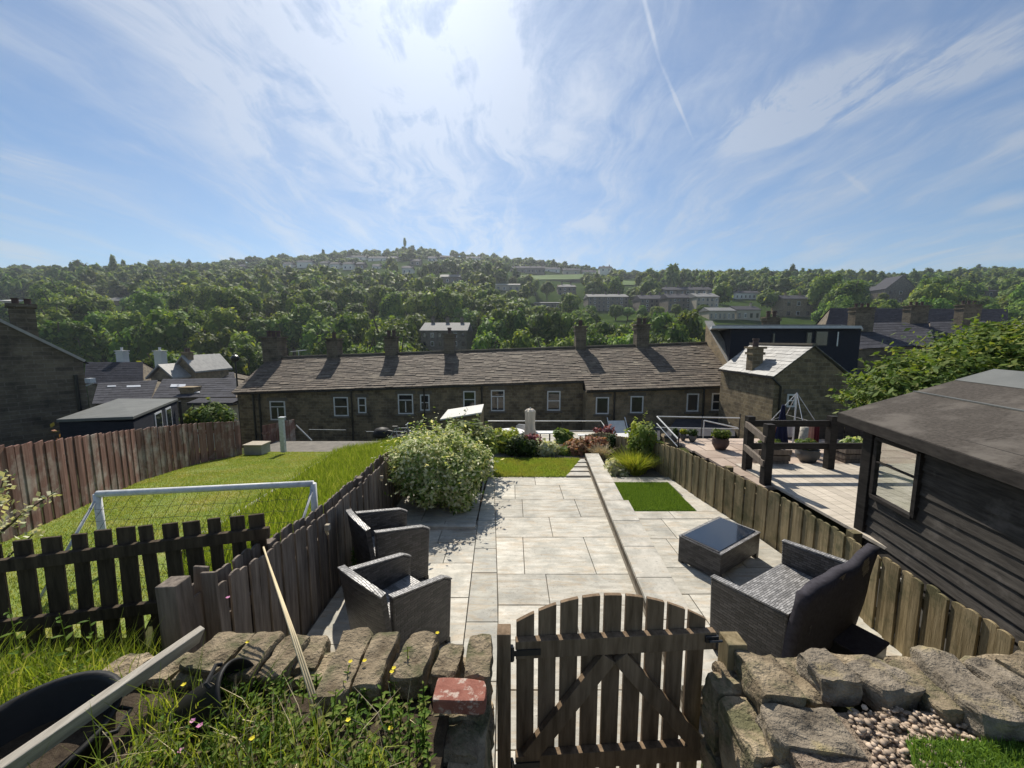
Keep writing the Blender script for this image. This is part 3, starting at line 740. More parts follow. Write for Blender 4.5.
# right patio, round the square of turf
RZ = 0.0
cl = lambda y: pr(y)+.30
bedr = build('right_patio_bed', MB().prism([(1.3,1.66,-.25),(3.3,1.66,-.25),(3.05,7.4,-.25),(1.6,7.4,-.25)], (0,0,.215)), M['joint']); T(bedr, kind='structure')
fxr = lambda y: 3.38-(3.38-2.93)*(y-2)/5.0
rows = [(6.56, 6.82, [cl, 2.3, fxr]), (5.40, 6.56, [cl, 1.745]), (5.95, 6.56, [2.76, fxr]), (5.40, 5.95, [2.72, fxr]), (5.16, 5.40, [cl, 2.3, fxr])]
slab_rows('turf_surround', rows, M['coping'], RZ+.004)
rows = [(4.62, 5.16, [cl, 2.1, 2.75, fxr]), (4.0, 4.62, [cl, 1.95, 2.6, fxr]), (3.55, 4.0, [cl, 2.3, 2.9, fxr]), (2.95, 3.55, [cl, 1.75, 2.45, fxr]), (2.35, 2.95, [cl, 2.1, 2.8, fxr]), (1.72, 2.35, [cl, 1.8, 2.5, fxr])]
slab_rows('right_patio', rows, M['slab'], RZ)
# low retaining wall with its coping, between the path and the right patio
t = thing('low_stone_wall', 'long low wall capped with pale flagstones, dividing the central path from the patio with the coffee table', 'garden wall', (1.45, 5.5, -.2))
mb = MB()
mb.prism([(pr(2.4)+.03,2.4,-.22),(pr(2.4)+.24,2.4,-.22),(pr(8)+.24,8.0,-.22),(pr(8)+.03,8.0,-.22)], (0,0,.254)); build('wall_body', mb, M['garden_stone'], t)
ycs = [8.05, 7.2, 6.35, 5.62, 4.95, 4.3, 3.7, 3.1, 2.45]
for a, b in zip(ycs, ycs[1:]):
    st = .07 if a <= 5.65 else 0
    mb = MB().prism([(pr(b)+.006, b+.004, .036),(pr(b)+.30+st, b+.004, .036),(pr(a)+.30+st, a-.004, .036),(pr(a)+.006, a-.004, .036)], (0,0,.045))
    build('coping_stone', mb, M['coping'], t, bevel=.004)
# curved steps at the end of the path, dropping behind the turf
for i in range(4):
    y0 = 7.02+i*.22
    o = build('garden_step', MB().prism([(1.02+.11*i, y0, PZ-.2),(pr(y0)-.01, y0, PZ-.2),(pr(y0)-.01, y0+.2, PZ-.2),(1.12+.11*i, y0+.2, PZ-.2)], (0,0,.2+.03+.018*i)), M['coping'], bevel=.005)
    T(o, ['pale stone step of the curved flight by the lawn, the one nearest the path','pale stone step of the curved flight by the lawn, second from the path','pale stone step of the curved flight by the lawn, third from the path','pale stone step of the curved flight, the one farthest from the path'][i], 'step', 'curved steps beside the small lawn')
# small lawn at the end of the path, and the dark artificial square
mb = MB().prism([(-.36,7.02,-.2),(1.03,7.02,-.2),(1.5,7.9,-.2),(1.5,8.15,-.2),(-.42,8.15,-.2)], (0,0,.135)); o = build('small_lawn_ground', mb, M['lawn']); T(o, kind='structure')
pp = scatter_poly([(-.36,7.02),(1.03,7.02),(1.45,7.85),(1.45,8.13),(-.4,8.13)], 16000, lambda x, y: -.067)
V, Qd = blades(pp, .045, .008); o = npmesh('small_lawn_grass', V, Qd, M['blade_small_lawn']); T(o, kind='stuff')
mb = MB().prism([(1.75,5.41,-.05),(2.715,5.41,-.05),(2.755,6.55,-.05),(1.75,6.55,-.05)], (0,0,.05)); o = build('turf_square_ground', mb, M['bankgrass']); T(o, kind='structure')
pp = scatter_poly([(1.76,5.42),(2.705,5.42),(2.745,6.54),(1.76,6.54)], 26000, lambda x, y: 0)
V, Qd = blades(pp, .028, .005, .3); o = npmesh('artificial_turf', V, Qd, M['blade_turf']); T(o, kind='stuff')
# beds: soil under shrub and flowers
o = build('flower_bed_soil', MB().prism([(-1.8,5.05,-.24),(-.5,5.05,-.24),(-.42,8.1,-.24),(1.8,8.1,-.24),(3.0,6.85,-.24),(3.0,10.6,-.6),(-1.9,10.6,-.6)], (0,0,.18)), M['soil']); T(o, kind='structure')
o = build('bed_edging', MB().beam((-.39,7.0,-.06),(-.43,8.15,-.06),.06,.14).beam((-1.8,5.02,-.07),(-.5,5.02,-.07),.09,.1), M['coping']); T(o, kind='structure')
# lower terrace in front of the cottages
o = build('lower_terrace', MB().prism([(-3,10.8,-2.35),(4.5,10.8,-2.35),(5.5,19.2,-2.35),(-3,19.2,-2.35)], (0,0,.2)), M['slab']); T(o, kind='structure')

# ======================= THE DRY-STONE WALLS AT THE GATE =======================
WT = 1.10
def stone_course(t, z, y, x0, x1, h, d, mat, seed, face='x', w=(.16,.34)):
    rd = random.Random(seed); x = x0
    while x < x1-.06:
        ww = min(rd.uniform(*w), x1-x)
        if face == 'x': c = (x+ww/2, y+rd.uniform(-.012,.012), z); dd = (ww*.97, d, h)
        else: c = (y+rd.uniform(-.012,.012), x+ww/2, z); dd = (d, ww*.97, h)
        rock('stone_block', c, dd, rd.uniform(-.03,.03), seed+int(x*50), M['rock'], t, rough=.06, chip=.09, sub=4)
        x += ww
tw = thing('stone_wall', 'rough dry-stone wall of big brown coping blocks, on the side of the gate where the weeds grow', 'stone wall', (-.8,1.5,0))
build('wall_core', MB().box((-1.07,1.50,.46),(1.70,.22,1.05)).box((-.22,1.25,.40),(.16,.66,1.1)), M['soil'], tw)
# coping stones placed where the photo shows them: the two ends of each stone's axis, its width
def stone_px(t, p0, p1, w, z, h, seed, mat, tilt=(0,0), chip=.10, rough=.05, back=0):
    a, b = P(*p0, z), P(*p1, z); c = (a+b)/2; d = a-b; rz = math.atan2(d.y, d.x)-math.pi/2
    rock('coping_stone', (c.x, c.y, z-h/2), (w, d.length, h), rz, seed, mat, t, tilt=tilt, rough=rough, chip=chip)
cop = [((240,630),(196,668),.20,-.03),((272,629),(232,676),.14,.0),((300,634),(268,676),.12,-.02),((320,634),(303,668),.10,-.045),((360,629),(328,698),.14,0),((388,630),(364,686),.12,.005),((424,632),(404,678),.14,.01),((454,642),(442,674),.105,.0),((481,634),(476,676),.115,.03)]
for i, (p0, p1, W, dz) in enumerate(cop):
    stone_px(tw, p0, p1, W, WT+dz, .11, 11+i, M['rock'], tilt=(random.uniform(-.03,.03), random.uniform(-.05,.05)))
for i, (p0, p1, W, zz) in enumerate([((412,733),(482,735),.15,1.0),((400,776),(478,776),.16,.93),((430,702),(486,702),.13,1.02)]):
    stone_px(tw, p0, p1, W, zz, .13, 31+i, M['rock'])
for k in range(6):
    stone_course(tw, .93-.16*k-.03, -.17, 1.0, 1.66, .15, .15, M['rock'], 100+k*7, face='y')
    stone_course(tw, .95-.16*k, 1.60, -1.85, -.12, .155, .16, M['rock'], 200+k*7)
tw2 = thing('stone_wall', 'rough dry-stone wall of lichened boulders, on the gravel side of the gate', 'stone wall', (1.7,1.5,0))
build('wall_core', MB().box((2.25,1.46,.36),(2.5,.24,.95)).box((1.03,1.15,.33),(.16,.8,.95)), M['soil'], tw2)
cop2 = [((752,650),(786,696),.17,.0,0),((786,656),(822,702),.10,-.06,0),((812,648),(846,682),.15,.03,1),((858,655),(908,692),.20,.01,1),((905,657),(968,712),.17,.0,0),((928,646),(1012,720),.16,.05,1),((980,656),(1050,712),.15,.05,1),((1008,652),(1080,690),.18,.07,0),((1050,690),(1120,735),.2,.02,1)]
for i, (p0, p1, W, dz, q) in enumerate(cop2):
    stone_px(tw2, p0, p1, W, WT+dz, .12, 51+i, M['rock2'] if q else M['rock'], tilt=(random.uniform(-.06,.06), random.uniform(-.08,.08)), chip=.10, rough=.06)
for i, (p0, p1, W, zz) in enumerate([((768,722),(850,728),.17,1.06),((796,756),(874,764),.16,1.0),((790,800),(860,810),.2,.92)]):
    stone_px(tw2, p0, p1, W, zz, .17, 81+i, M['rock2'], tilt=(.05,-.04), chip=.10)
for k in range(6):
    stone_course(tw2, .90-.16*k, .97, .75, 1.62, .155, .15, M['rock'], 300+k*7, face='y')
    stone_course(tw2, .93-.16*k, 1.60, .95, 3.3, .155, .16, M['rock'], 400+k*7)
# the red brick lying on the wall
c = P(464, 690, 1.12)
o = rock('red_brick', (c.x-.012, c.y-.01, 1.105), (.205,.10,.062), -.03, 5, M['redbrick'], None, rough=.012, chip=.02, sub=8)
T(o, 'single red brick lying on the stone wall next to the gate post', 'brick')

# ======================= THE GATE =======================
gx0, gy0 = Q(516, 650, 1.60).x, 1.60
gt = thing('garden_gate', 'brown wooden picket gate with arched top and diagonal braces, between two stone walls', 'gate', (gx0, gy0, .35), rz=R(3.5))
W_ = Q(711, 640, 1.655).x-gx0
def zt(u): return 1.335-.155*((u-.45)/.52)**2 if u < .45 else 1.335-.15*((u-.45)/.55)**2   # arched head
ns = 9; pitch = W_/ns; bw = pitch*.80
for i in range(ns):
    x0 = i*pitch+.004; x1 = x0+bw; mb = MB(); z0 = .36-.35
    pts = [(x0,.02,z0),(x1,.02,z0)]+[(x1-(x1-x0)*k/4,.02,zt((x1-(x1-x0)*k/4)/W_)-.35) for k in range(5)]
    mb.prism(pts, (0,.02,0)); build('slat', mb, M['wood_gate'], gt, bevel=.002, loc=(0,0,0))
for nm, z in (('rail', 1.10-.35), ('rail', .515-.35)):
    build(nm, MB().beam((-.002,0,z+.012),(W_+.015,0,z-.012+.025),.036,.085), M['wood_gate'], gt, bevel=.002, loc=(0,0,0))
xc = W_*.49
build('brace', MB().beam((xc-.02,-.002,1.05-.35),(.06,-.002,.56-.35),.034,.075,up=(0,0,1)), M['wood_gate'], gt, bevel=.002, loc=(0,0,0))
build('brace', MB().beam((xc+.03,-.004,1.05-.35),(W_-.03,-.004,.56-.35),.034,.075,up=(0,0,1)), M['wood_gate'], gt, bevel=.002, loc=(0,0,0))
for z in (1.105, .53):
    build('hinge', MB().beam((-.045,-.022,z-.35),(.11,-.022,z-.35),.006,.028).tube([(-.02,-.022,z-.385),(-.02,-.022,z-.315)],.011,8), M['black_metal'], gt, loc=(0,0,0))
build('latch', MB().box((W_-.01,-.025,1.13-.35),(.06,.012,.03)).tube([(W_-.03,-.04,.78),(W_+.03,-.04,.78)],.006,6), M['black_metal'], gt, loc=(0,0,0))
pL = Q(504, 632, 1.60); pR = Q(733, 640, 1.64)
o = build('gate_post', MB().box((pL.x,1.6,.5),(.062,.07,2*(Q(504,629,1.6).z-.5))), M['wood_gate'], bevel=.004); T(o, 'slim brown wooden gate post on the hinge side, beside the red brick', 'gate post')
o = build('gate_post', MB().box((pR.x,1.64,.5),(.085,.085,2*(Q(733,638,1.64).z-.5))), M['wood_tan'], bevel=.004); T(o, 'square wooden gate post with sunlit top, on the latch side by the boulders', 'gate post')

# gravel and artificial grass behind the right wall
iv, fc = ico(1); Vs, Qs, off = [], [], 0
gp = scatter_poly([(1.02,.7),(3.4,.7),(3.4,1.22),(2.0,1.32),(1.5,1.38),(1.30,1.36),(1.28,1.2),(1.04,1.02)], 8500, lambda x, y: 0)
for x, y, _ in gp:
    s = random.uniform(.005,.0125); a = random.uniform(0,6.3); ca, sa_ = math.cos(a), math.sin(a)
    q = iv*np.array([s*random.uniform(1,1.5), s, s*random.uniform(.5,.8)])*(1+rng.uniform(-.12,.12,(len(iv),1)))
    q = np.stack([q[:,0]*ca-q[:,1]*sa_, q[:,0]*sa_+q[:,1]*ca, q[:,2]], 1)+np.array([x, y, 1.04+random.uniform(-.008,.016)+.03*max(0,noise.noise(Vector((x*4,y*4,0))))])
    Vs.append(q); Qs.append(fc+off); off += len(q)
o = npmesh('gravel', np.concatenate(Vs), np.concatenate(Qs), M['pebble'], smooth=True); T(o, 'pinkish beige pebbles spread behind the boulders of the wall', 'gravel', kind='stuff')
o = build('gravel_bed', MB().prism([(1.0,.3,.9),(4,.3,.9),(4,1.42,.9),(1.0,1.36,.9)], (0,0,.135)), M['gravelbed']); T(o, kind='structure')
gc = [P(908,735,1.02), P(1060,745,1.02), P(1100,830,1.02), P(925,800,1.02)]
gc = [P(906,737,1.07), P(1075,741,1.07), Vector((2.5,.70,1.02)), Vector((1.08,.70,1.02))]
mb = MB().prism([(p.x,p.y,1.0) for p in gc], (0,0,.06)); o = build('turf_offcut', mb, M['bankgrass']); T(o, kind='structure')
pp = scatter_poly([(p.x,p.y) for p in gc], 14000, lambda x, y: 1.058)
V, Qd = blades(pp, .03, .0035, .6); o = npmesh('turf_offcut_grass', V, Qd, M['blade_turf']); T(o, 'strip of short green artificial grass on the gravel', 'artificial grass', kind='stuff')

for i,(y0,y1,z) in enumerate(((1.30,1.72,.06),(1.0,1.30,.24),(.70,1.0,.42))):
    o = build('gate_step', MB().prism([(-.09,y0,-.3),(.94,y0,-.3),(.94,y1,-.3),(-.09,y1,-.3)], (0,0,.3+z)), M['slab2'], bevel=.006)
    T(o, ['lowest pale stone step behind the garden gate','middle pale stone step on the near side of the gate','top pale stone step nearest the viewer at the gate'][i], 'step')
# ======================= FENCES =======================
def fence(name, label, path, bw, gap, th, mat, posts, side, cat='fence', rails=(.25,.75), back=None, seed=3, jit=.012, top='cut', lean=.008, group=None):
    a = path[0]; t = thing(name, label, cat, (a[0], a[1], a[2]), group)
    rd = random.Random(seed)
    build('board_panel', boards(path, bw, gap, th, jit, 0, lean, top, rd), mat, t, bevel=.0025 if top != 'none' else 0)
    if back: 
        p2 = [(p[0], p[1], p[2], p[3]+back[1]) for p in path]
        build('board_panel', boards(p2, bw, gap, th, jit, back[0], lean, top, rd), mat, t)
    for u in rails:
        mb = MB()
        for p, q in zip(path, path[1:]):
            dx, dy = q[0]-p[0], q[1]-p[1]; L = math.hypot(dx, dy); n = Vector((-dy/L, dx/L, 0))*side*(th/2+.025)
            mb.beam(Vector((p[0],p[1],p[2]+(p[3]-p[2])*u))+n, Vector((q[0],q[1],q[2]+(q[3]-q[2])*u))+n, .035, .07)
        build('rail', mb, mat, t)
    tot = [(p, q, math.hypot(q[0]-p[0], q[1]-p[1])) for p, q in zip(path, path[1:])]
    for d in posts:
        k = 0; m = d
        while k < len(tot)-1 and m > tot[k][2]: m -= tot[k][2]; k += 1
        p, q, L = tot[k]; u = m/L; n = Vector((-(q[1]-p[1])/L, (q[0]-p[0])/L, 0))*side*(th/2+.085)
        x, y, z0, z1 = [p[j]+(q[j]-p[j])*u for j in range(4)]
        build('post', MB().box((x+n.x, y+n.y, (z0+z1)/2), (.085,.085,z1-z0+.04)), mat, t, bevel=.004)
    return t
FX = -1.84
fence('garden_fence', 'weathered grey close-board fence behind the two rattan chairs on the left of the patio', [(-1.86,1.98,-.2,1.02),(FX,2.7,-.2,.93),(FX,3.6,-.2,.80),(FX,4.6,-.2,.77),(-1.86,5.6,-.25,.74),(-1.86,7.4,-.3,.55)], .085, .007, .016, M['wood_grey'], (0.9,2.7,4.5), 1, back=(.115,.03), jit=.02, top='round', seed=5)
fence('garden_fence', 'low tan close-board fence between the patio and the black shed, behind the rattan sofa', [(3.02,1.5,-.05,.78),(3.08,2.2,-.05,.70),(3.17,3.3,-.05,.665),(3.21,4.41,-.05,.665),(3.08,5.2,-.1,.665),(2.97,5.85,-.1,.66),(2.90,6.6,-.2,.62),(2.80,7.4,-.3,.50)], .088, .006, .02, M['wood_tan'], (.2,2.0,3.9,5.6), -1, jit=.01, top='round', seed=9)
fp = []
for px, py, Y in ((-120,590,3.9),(29,532,5.4),(80,508,6.7),(141,481,8.93),(200,463,11.6),(243,455,13.2)):
    d = ray(px, py)
    # meet the sloping lawn
    t_ = (CAMZ-(-.1+.62))/( -d.z-.155*d.y) if (-d.z-.155*d.y) > 0 else 10
    p = Vector((d.x*t_, d.y*t_, CAMZ+d.z*t_))
    fp.append((p.x, p.y, p.z-.03))
hts = [1.36,1.35,1.33,1.30,1.28,1.24]
path = [(p[0], p[1], p[2], p[2]+h) for p, h in zip(fp, hts)]
fence('garden_fence', 'tall red-brown stained close-board fence on the far side of the mown lawn', path, .125, .012, .02, M['wood_red'], (), 1, jit=.015, lean=.012, seed=21)
# dark picket fence between our weeds and the neighbour's lawn
t = thing('picket_fence', 'dark wooden picket fence with square-topped pales, in front of the goal', 'fence', (-2.6,2.6,0))
tops = [(-8,545),(22,540),(50,537),(77,534),(101,530),(124.5,527),(148,525),(171.5,523),(193.4,521),(215,518),(237,516),(258,514)]
def pick(px):   # depth of the picket line at a pixel column
    A = Vector((-1.95,2.82)); B = Vector((-3.4,2.40)); s = (px-512)/F; 
    # x = s*dep, dep ~ y*cp+1.35*sp
    # A+(B-A)u : x = s*(y*cp+.153)
    den = (B.x-A.x)-s*cp*(B.y-A.y); u = (s*(A.y*cp+.153)-A.x)/den
    return A+(B-A)*u
for i, (px, py) in enumerate(tops):
    q = pick(px); zt_ = Q(px, py, q.y).z; g0 = .05
    wid = .092+.012*((i*7) % 3-1)
    build('pale', MB().box((q.x, q.y, (g0+zt_)/2), (wid,.02,zt_-g0), Matrix.Rotation(R(16),3,'Z') @ Matrix.Rotation(R(random.uniform(-1.5,1.5)),3,'Y')), M['wood_dark'], t, bevel=.003)
for pa, pb in (((0,563),(262,531)), ((0,622),(262,590))):
    a = pick(pa[0]-30); b = pick(pb[0]+8); za = Q(pa[0], pa[1], pick(pa[0]).y).z; zb = Q(pb[0], pb[1], pick(pb[0]).y).z
    build('rail', MB().beam((a.x+.01,a.y-.035,za+(za-zb)*.1),(b.x+.01,b.y-.035,zb),.04,.085), M['wood_dark'], t, bevel=.003)
o = build('fence_post', MB().box((Q(180,600,2.0).x,2.0,.62),(.115,.105,1.1), Matrix.Rotation(R(-3),3,'Y')), M['wood_grey'], bevel=.006); T(o, 'short square mossy post standing where the picket fence meets the grey fence', 'post')
for k, (px, py, Y) in enumerate([(196,566,2.15),(211,572,2.08)]):
    p = Q(px, py, Y); o = build('loose_board', MB().box((p.x, Y, p.z-.45),(.085,.018,.9), Matrix.Rotation(R(4-6*k),3,'Y')), M['wood_grey'], bevel=.004)
    T(o, ['loose leaning fence board next to the mossy post','broken grey fence board at the near end of the grey fence'][k], 'board')

# ======================= PATIO FURNITURE =======================
def rattan_chair(name, label, cat, loc, rz, w=.60, d=.56, h=.80, group=None, throw=False):
    t = thing(name, label, cat, loc, group, rz)
    th = .05
    for s in (-1, 1):
        prof = [(-d/2,.03),(d/2-.01,.03),(d/2+.02,.55),(d/2-.06,.60),(-d/2,.70)] if not throw else [(-d/2,.03),(d/2-.02,.03),(d/2,.60),(-d/2,.64)]
        x = s*(w/2-th/2)
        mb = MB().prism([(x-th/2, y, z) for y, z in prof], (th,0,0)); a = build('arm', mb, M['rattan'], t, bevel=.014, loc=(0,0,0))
        # flat woven cap on the arm, glare put into its pale colour
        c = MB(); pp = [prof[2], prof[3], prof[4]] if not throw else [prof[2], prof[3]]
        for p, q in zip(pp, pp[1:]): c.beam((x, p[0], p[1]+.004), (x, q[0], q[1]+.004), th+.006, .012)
        k = build('arm_cap', c, M['rattan_lit'], a, loc=(0,0,0))
        for yy_ in (-d/2+.03, d/2-.03):
            build('leg', MB().box((x, yy_, .02),(.045,.045,.04)), M['black_metal'], t, loc=(0,0,0))
    # curved reclining back
    mb = MB(); cap = MB(); n = 8; B = []
    for i in range(n+1):
        u = -1+2*i/n; x = u*(w/2-.01); yb = -d/2-.045*(1-u*u)*(0 if throw else 1); zt_ = h-.05*u*u*(0 if throw else 1)
        B.append((x, yb, zt_))
    for (x0,y0,z0),(x1,y1,z1) in zip(B, B[1:]):
        rec = .09
        v = [(x0,y0,.03),(x1,y1,.03),(x1,y1+.045,.03),(x0,y0+.045,.03),(x0,y0-rec,z0),(x1,y1-rec,z1),(x1,y1-rec+.045,z1),(x0,y0-rec+.045,z0)]
        mb.add(v, [(3,2,1,0),(4,5,6,7),(0,1,5,4),(1,2,6,5),(2,3,7,6),(3,0,4,7)])
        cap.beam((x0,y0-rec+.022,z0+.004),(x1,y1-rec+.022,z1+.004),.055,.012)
    bk = build('backrest', mb, M['rattan'], t, loc=(0,0,0))
    if not throw: build('back_cap', cap, M['rattan_lit'], bk, loc=(0,0,0))
    build('seat', MB().box((0,.0,.365),(w-2*th,d-.02,.05)), M['rattan_lit'], t, bevel=.008, loc=(0,0,0))  # seat takes the pale weave, sunlight painted into it
    build('front_panel', MB().box((0,d/2-.03,.19),(w-2*th,.03,.31)), M['rattan'], t, loc=(0,0,0))
    if throw:
        # padded cover hung over the back
        mb = MB(); nx_, nz_ = 16, 9; g = []
        for j in range(nz_+1):
            for i in range(nx_+1):
                u = i/nx_; v = j/nz_; x = -w/2-.01+(w+.02)*u; z = .12+(h-.10)*v+.02*math.sin(u*7)*v*v+(.02 if v == 1 and i in (0,nx_) else 0)
                y = -d/2-.025-.075*v-.008*math.sin(u*17+v*3)*(.4+v*.6)-.006*math.sin(v*8+u*5)
                g.append((x, y, z))
        for off in (0, .075):
            mb.v += [(x, y+off+(.006*math.sin(x*15) if off else 0)+(-.09*(z/h) if 0 else 0), z) for x, y, z in g]
        m_ = (nx_+1)*(nz_+1)
        for j in range(nz_):
            for i in range(nx_):
                a = j*(nx_+1)+i; mb.f.append((a, a+1, a+nx_+2, a+nx_+1)); mb.f.append((m_+a, m_+a+nx_+1, m_+a+nx_+2, m_+a+1))
        for i in range(nx_): a = nz_*(nx_+1)+i; mb.f.append((a, a+1, m_+a+1, m_+a)); mb.f.append((i+1, i, m_+i, m_+i+1))
        for j in range(nz_):
            a = j*(nx_+1); mb.f.append((a, a+nx_+1, m_+a+nx_+1, m_+a)); a += nx_; mb.f.append((a+nx_+1, a, m_+a, m_+a+nx_+1))
        cv = build('back_cover', mb, M['cushion'], t, smooth=True, loc=(0,0,0))
    return t
LZ = PZ+.008
rattan_chair('rattan_armchair', 'dark woven rattan armchair nearest the stone wall, turned towards the path', 'armchair', (-.93,3.0,LZ), R(52-90), group='rattan armchairs by the grey fence')
rattan_chair('rattan_armchair', 'dark woven rattan armchair farther from the stone wall, beside the variegated shrub', 'armchair', (-1.30,3.95,LZ), R(40-90), group='rattan armchairs by the grey fence')
rattan_chair('rattan_sofa', 'dark rattan two-seat sofa with a charcoal padded cover over its back', 'sofa', (2.24,2.95,.002), R(30), w=1.16, d=.56, h=.80, throw=True)
t = thing('coffee_table', 'low dark rattan coffee table with a blue-grey glass top', 'coffee table', (2.37,4.16,.002), rz=R(33.5))
L_, W2 = .84, .47
build('frame', MB().box((0,W2/2-.012,.215),(L_,.024,.15)).box((0,-W2/2+.012,.18),(L_,.024,.22)).box((-L_/2+.012,0,.17),(.024,W2-.05,.30)).box((L_/2-.012,0,.24),(.024,W2-.05,.10)), M['rattan'], t, loc=(0,0,0))
for a in (-1,1):
    for b in (-1,1): build('leg', MB().box((a*(L_/2-.025),b*(W2/2-.025),.15),(.052,.052,.30)), M['rattan'], t, bevel=.004, loc=(0,0,0))
fr = build('table_top', MB().box((0,0,.302),(L_+.012,W2+.012,.014)), M['rattan_lit'], t, bevel=.003, loc=(0,0,0))
build('glass_panel', MB().box((0,0,.3135),(L_-.07,W2-.07,.007)), M['tableglass'], fr, loc=(0,0,0))
bx_ = P(858, 640, .18); t = thing('storage_box', 'low flat charcoal box on the ground between the sofa and the fence', 'box', (bx_.x, bx_.y, 0), rz=R(28))
build('box_body', MB().box((0,0,.085),(.34,.24,.16)), M['black_metal'], t, bevel=.006, loc=(0,0,0)); build('lid', MB().box((0,0,.175),(.36,.26,.02)), M['cushion'], t, bevel=.004, loc=(0,0,0))

# ======================= WEEDS IN FRONT OF THE WALL =======================
def wz(x, y):   # ground under the weeds
    return ground(x, y)
mb = MB(); rd = random.Random(4); random.seed(4)
def inpx(px, py, z=.95): p = P(px, py, z); return p
und = MB(); TUB = (P(28, 790, .93).x+.02, P(28, 790, .93).y+.02)
def notub(g): return g[np.hypot(g[:,0]-TUB[0], g[:,1]-TUB[1]) > .29]
o = build('weed_bed', MB().prism([(-1.95,.6,.85),(-.25,.6,.85),(-.25,1.37,.85),(-1.95,1.42,.85)], (0,0,.17)), M['soil']); T(o, kind='structure')
for i in range(340):
    px = random.uniform(-60, 430); py = random.uniform(655, 900); 
    if px > 395 and random.random() < .5: continue
    p = P(px, py, 1.02)
    if p.y > 1.37 and px > 200: continue
    hh = random.uniform(.05,.20)*(1.2 if px < 260 else 1)
    if math.hypot(p.x-TUB[0], p.y-TUB[1]) < .30 or (150 < px < 265 and py < 745): continue
    if px < 170: hh = min(hh, .09)
    leafy(und, (p.x, p.y, 1.01 if p.x > -1.9 and p.y < 1.38 else ground(p.x, p.y)), hh, random.randint(7,12), random.uniform(.03,.055), random.uniform(.010,.02))
for i in range(150):
    px = random.uniform(200, 425); py = random.uniform(688, 790); p = P(px, py, 1.02); leafy(und, (p.x, p.y, 1.01), random.uniform(.05,.12), 9, .035, .013)
for i in range(90):    # by the picket fence
    px = random.uniform(-40, 200); py = random.uniform(600, 680); y = random.uniform(1.7, 2.35); x = Q(px, py, y).x; z = ground(x, y)
    leafy(und, (x, y, z), random.uniform(.12,.30), random.randint(8,13), random.uniform(.04,.07), random.uniform(.016,.028))
o = build('undergrowth', und, M['leaf_weed'], fix=False); T(o, 'dense leafy weeds and wild flowers growing against the stone wall', 'weeds', kind='stuff')
gp = scatter_poly([(-3.5,2.6),(-1.98,2.6),(-1.9,1.6),(-1.0,1.33),(-.35,1.15),(-.3,.6),(-1.2,.5),(-2.4,1.2)], 5200, lambda x, y: 1.01 if (x > -1.95 and y < 1.38) else ground(x, y))
gp = notub(gp); V, Qd = blades(gp, .17, .005, .9, .7); o = npmesh('wild_grass', V, Qd, M['blade_bank']); T(o, 'long wild grass between the tubs and the picket fence', 'grass', kind='stuff')
gp = scatter_poly([(-3.4,2.5),(-2.0,2.5),(-1.9,1.7),(-2.6,1.5)], 1400, lambda x, y: ground(x, y))
V, Qd = blades(gp, .30, .008, .6, .4); o = npmesh('wild_grass', V, Qd, M['blade_bank']); T(o, 'tallest grass blades right against the dark picket fence', 'grass', kind='stuff')
# single plants one can pick out
lab = ['tall upright weed with narrow leaves rising above the wall beside the second chair', 'nettle with toothed leaves, the leftmost in front of the picket fence', 'nettle with toothed leaves, second from the left before the pickets', 'nettle with toothed leaves, nearest the mossy post']
for i, (px, py, z, y, hh, n, ll, lw) in enumerate([(408,690,.95,None,.20,16,.035,.012),(30,690,None,1.75,.52,12,.07,.03),(75,670,None,1.85,.50,12,.07,.03),(98,668,None,1.95,.46,12,.07,.03)]):
    p = P(px, py, z) if z else Q(px, py, y)
    if not z: p.z = ground(p.x, p.y)
    m1_ = MB(); leafy(m1_, (p.x, p.y, p.z), hh, n, ll, lw, lean=.05); o = build('weed' if i == 0 else 'nettle', m1_, M['leaf_weed'], fix=False); T(o, lab[i], 'plant')
fl = MB()
for px, py in ((187,686),(352,661),(366,660),(393,672),(395,668),(250,640),(438,630),(392,733),(350,724),(255,744)):
    p = P(px, py+30, .98); flower(fl, (p.x, p.y, 1.12), .010)
o = build('buttercup_flowers', fl, M['petal_yellow'], fix=False); T(o, 'yellow buttercup flowers scattered among the weeds', 'flowers', kind='stuff')
fl = MB()
for px, py in ((196,733),(185,765),(203,738),(230,600)):
    p = P(px, py+20, 1.0); flower(fl, (p.x, p.y, 1.13), .011)
o = build('pink_flowers', fl, M['petal_pink'], fix=False); T(o, 'small pink wild flowers beside the leaning tub', 'flowers', kind='stuff')
# climber with white flowers hanging over the far left
t = thing('flowering_branch', 'arching branch with small white blossom at the left edge, before the red-brown fence', 'branch', (-4.2,3.2,.2))
mb = MB(); pts = [Q(-30,570,3.2), Q(0,533,3.2), Q(25,512,3.2), Q(55,492,3.2)]; mb.tube(pts, [.02,.012,.008,.003], 6); pts2 = [Q(-30,600,3.1), Q(10,555,3.1), Q(38,530,3.1)]; mb.tube(pts2, [.012,.008,.003], 6); pts3 = [Q(-30,560,3.2),Q(-8,520,3.2),Q(6,470,3.2)]; mb.tube(pts3,[.012,.008,.003],6)
build('stem', mb, M['bark'], t)
C = []
for pp_ in (pts[1:], pts2[1:], pts3[1:]):
    for a, b in zip(pp_, pp_[1:]):
        for k in range(34): C.append(a.lerp(b, random.random())+Vector([random.gauss(0,.028) for _ in range(3)]))
for k in range(60): C.append(Q(5,500,3.15)+Vector([random.gauss(0,.06),0,random.gauss(0,.16)]))
C = np.array([c[:] for c in C]); V, Qd = leaf_quads(C, rng.normal(size=C.shape)+np.array([0,-.3,.6]), .032, 1.5); npmesh('leaves', V, Qd, M['leaf_cream'], t)

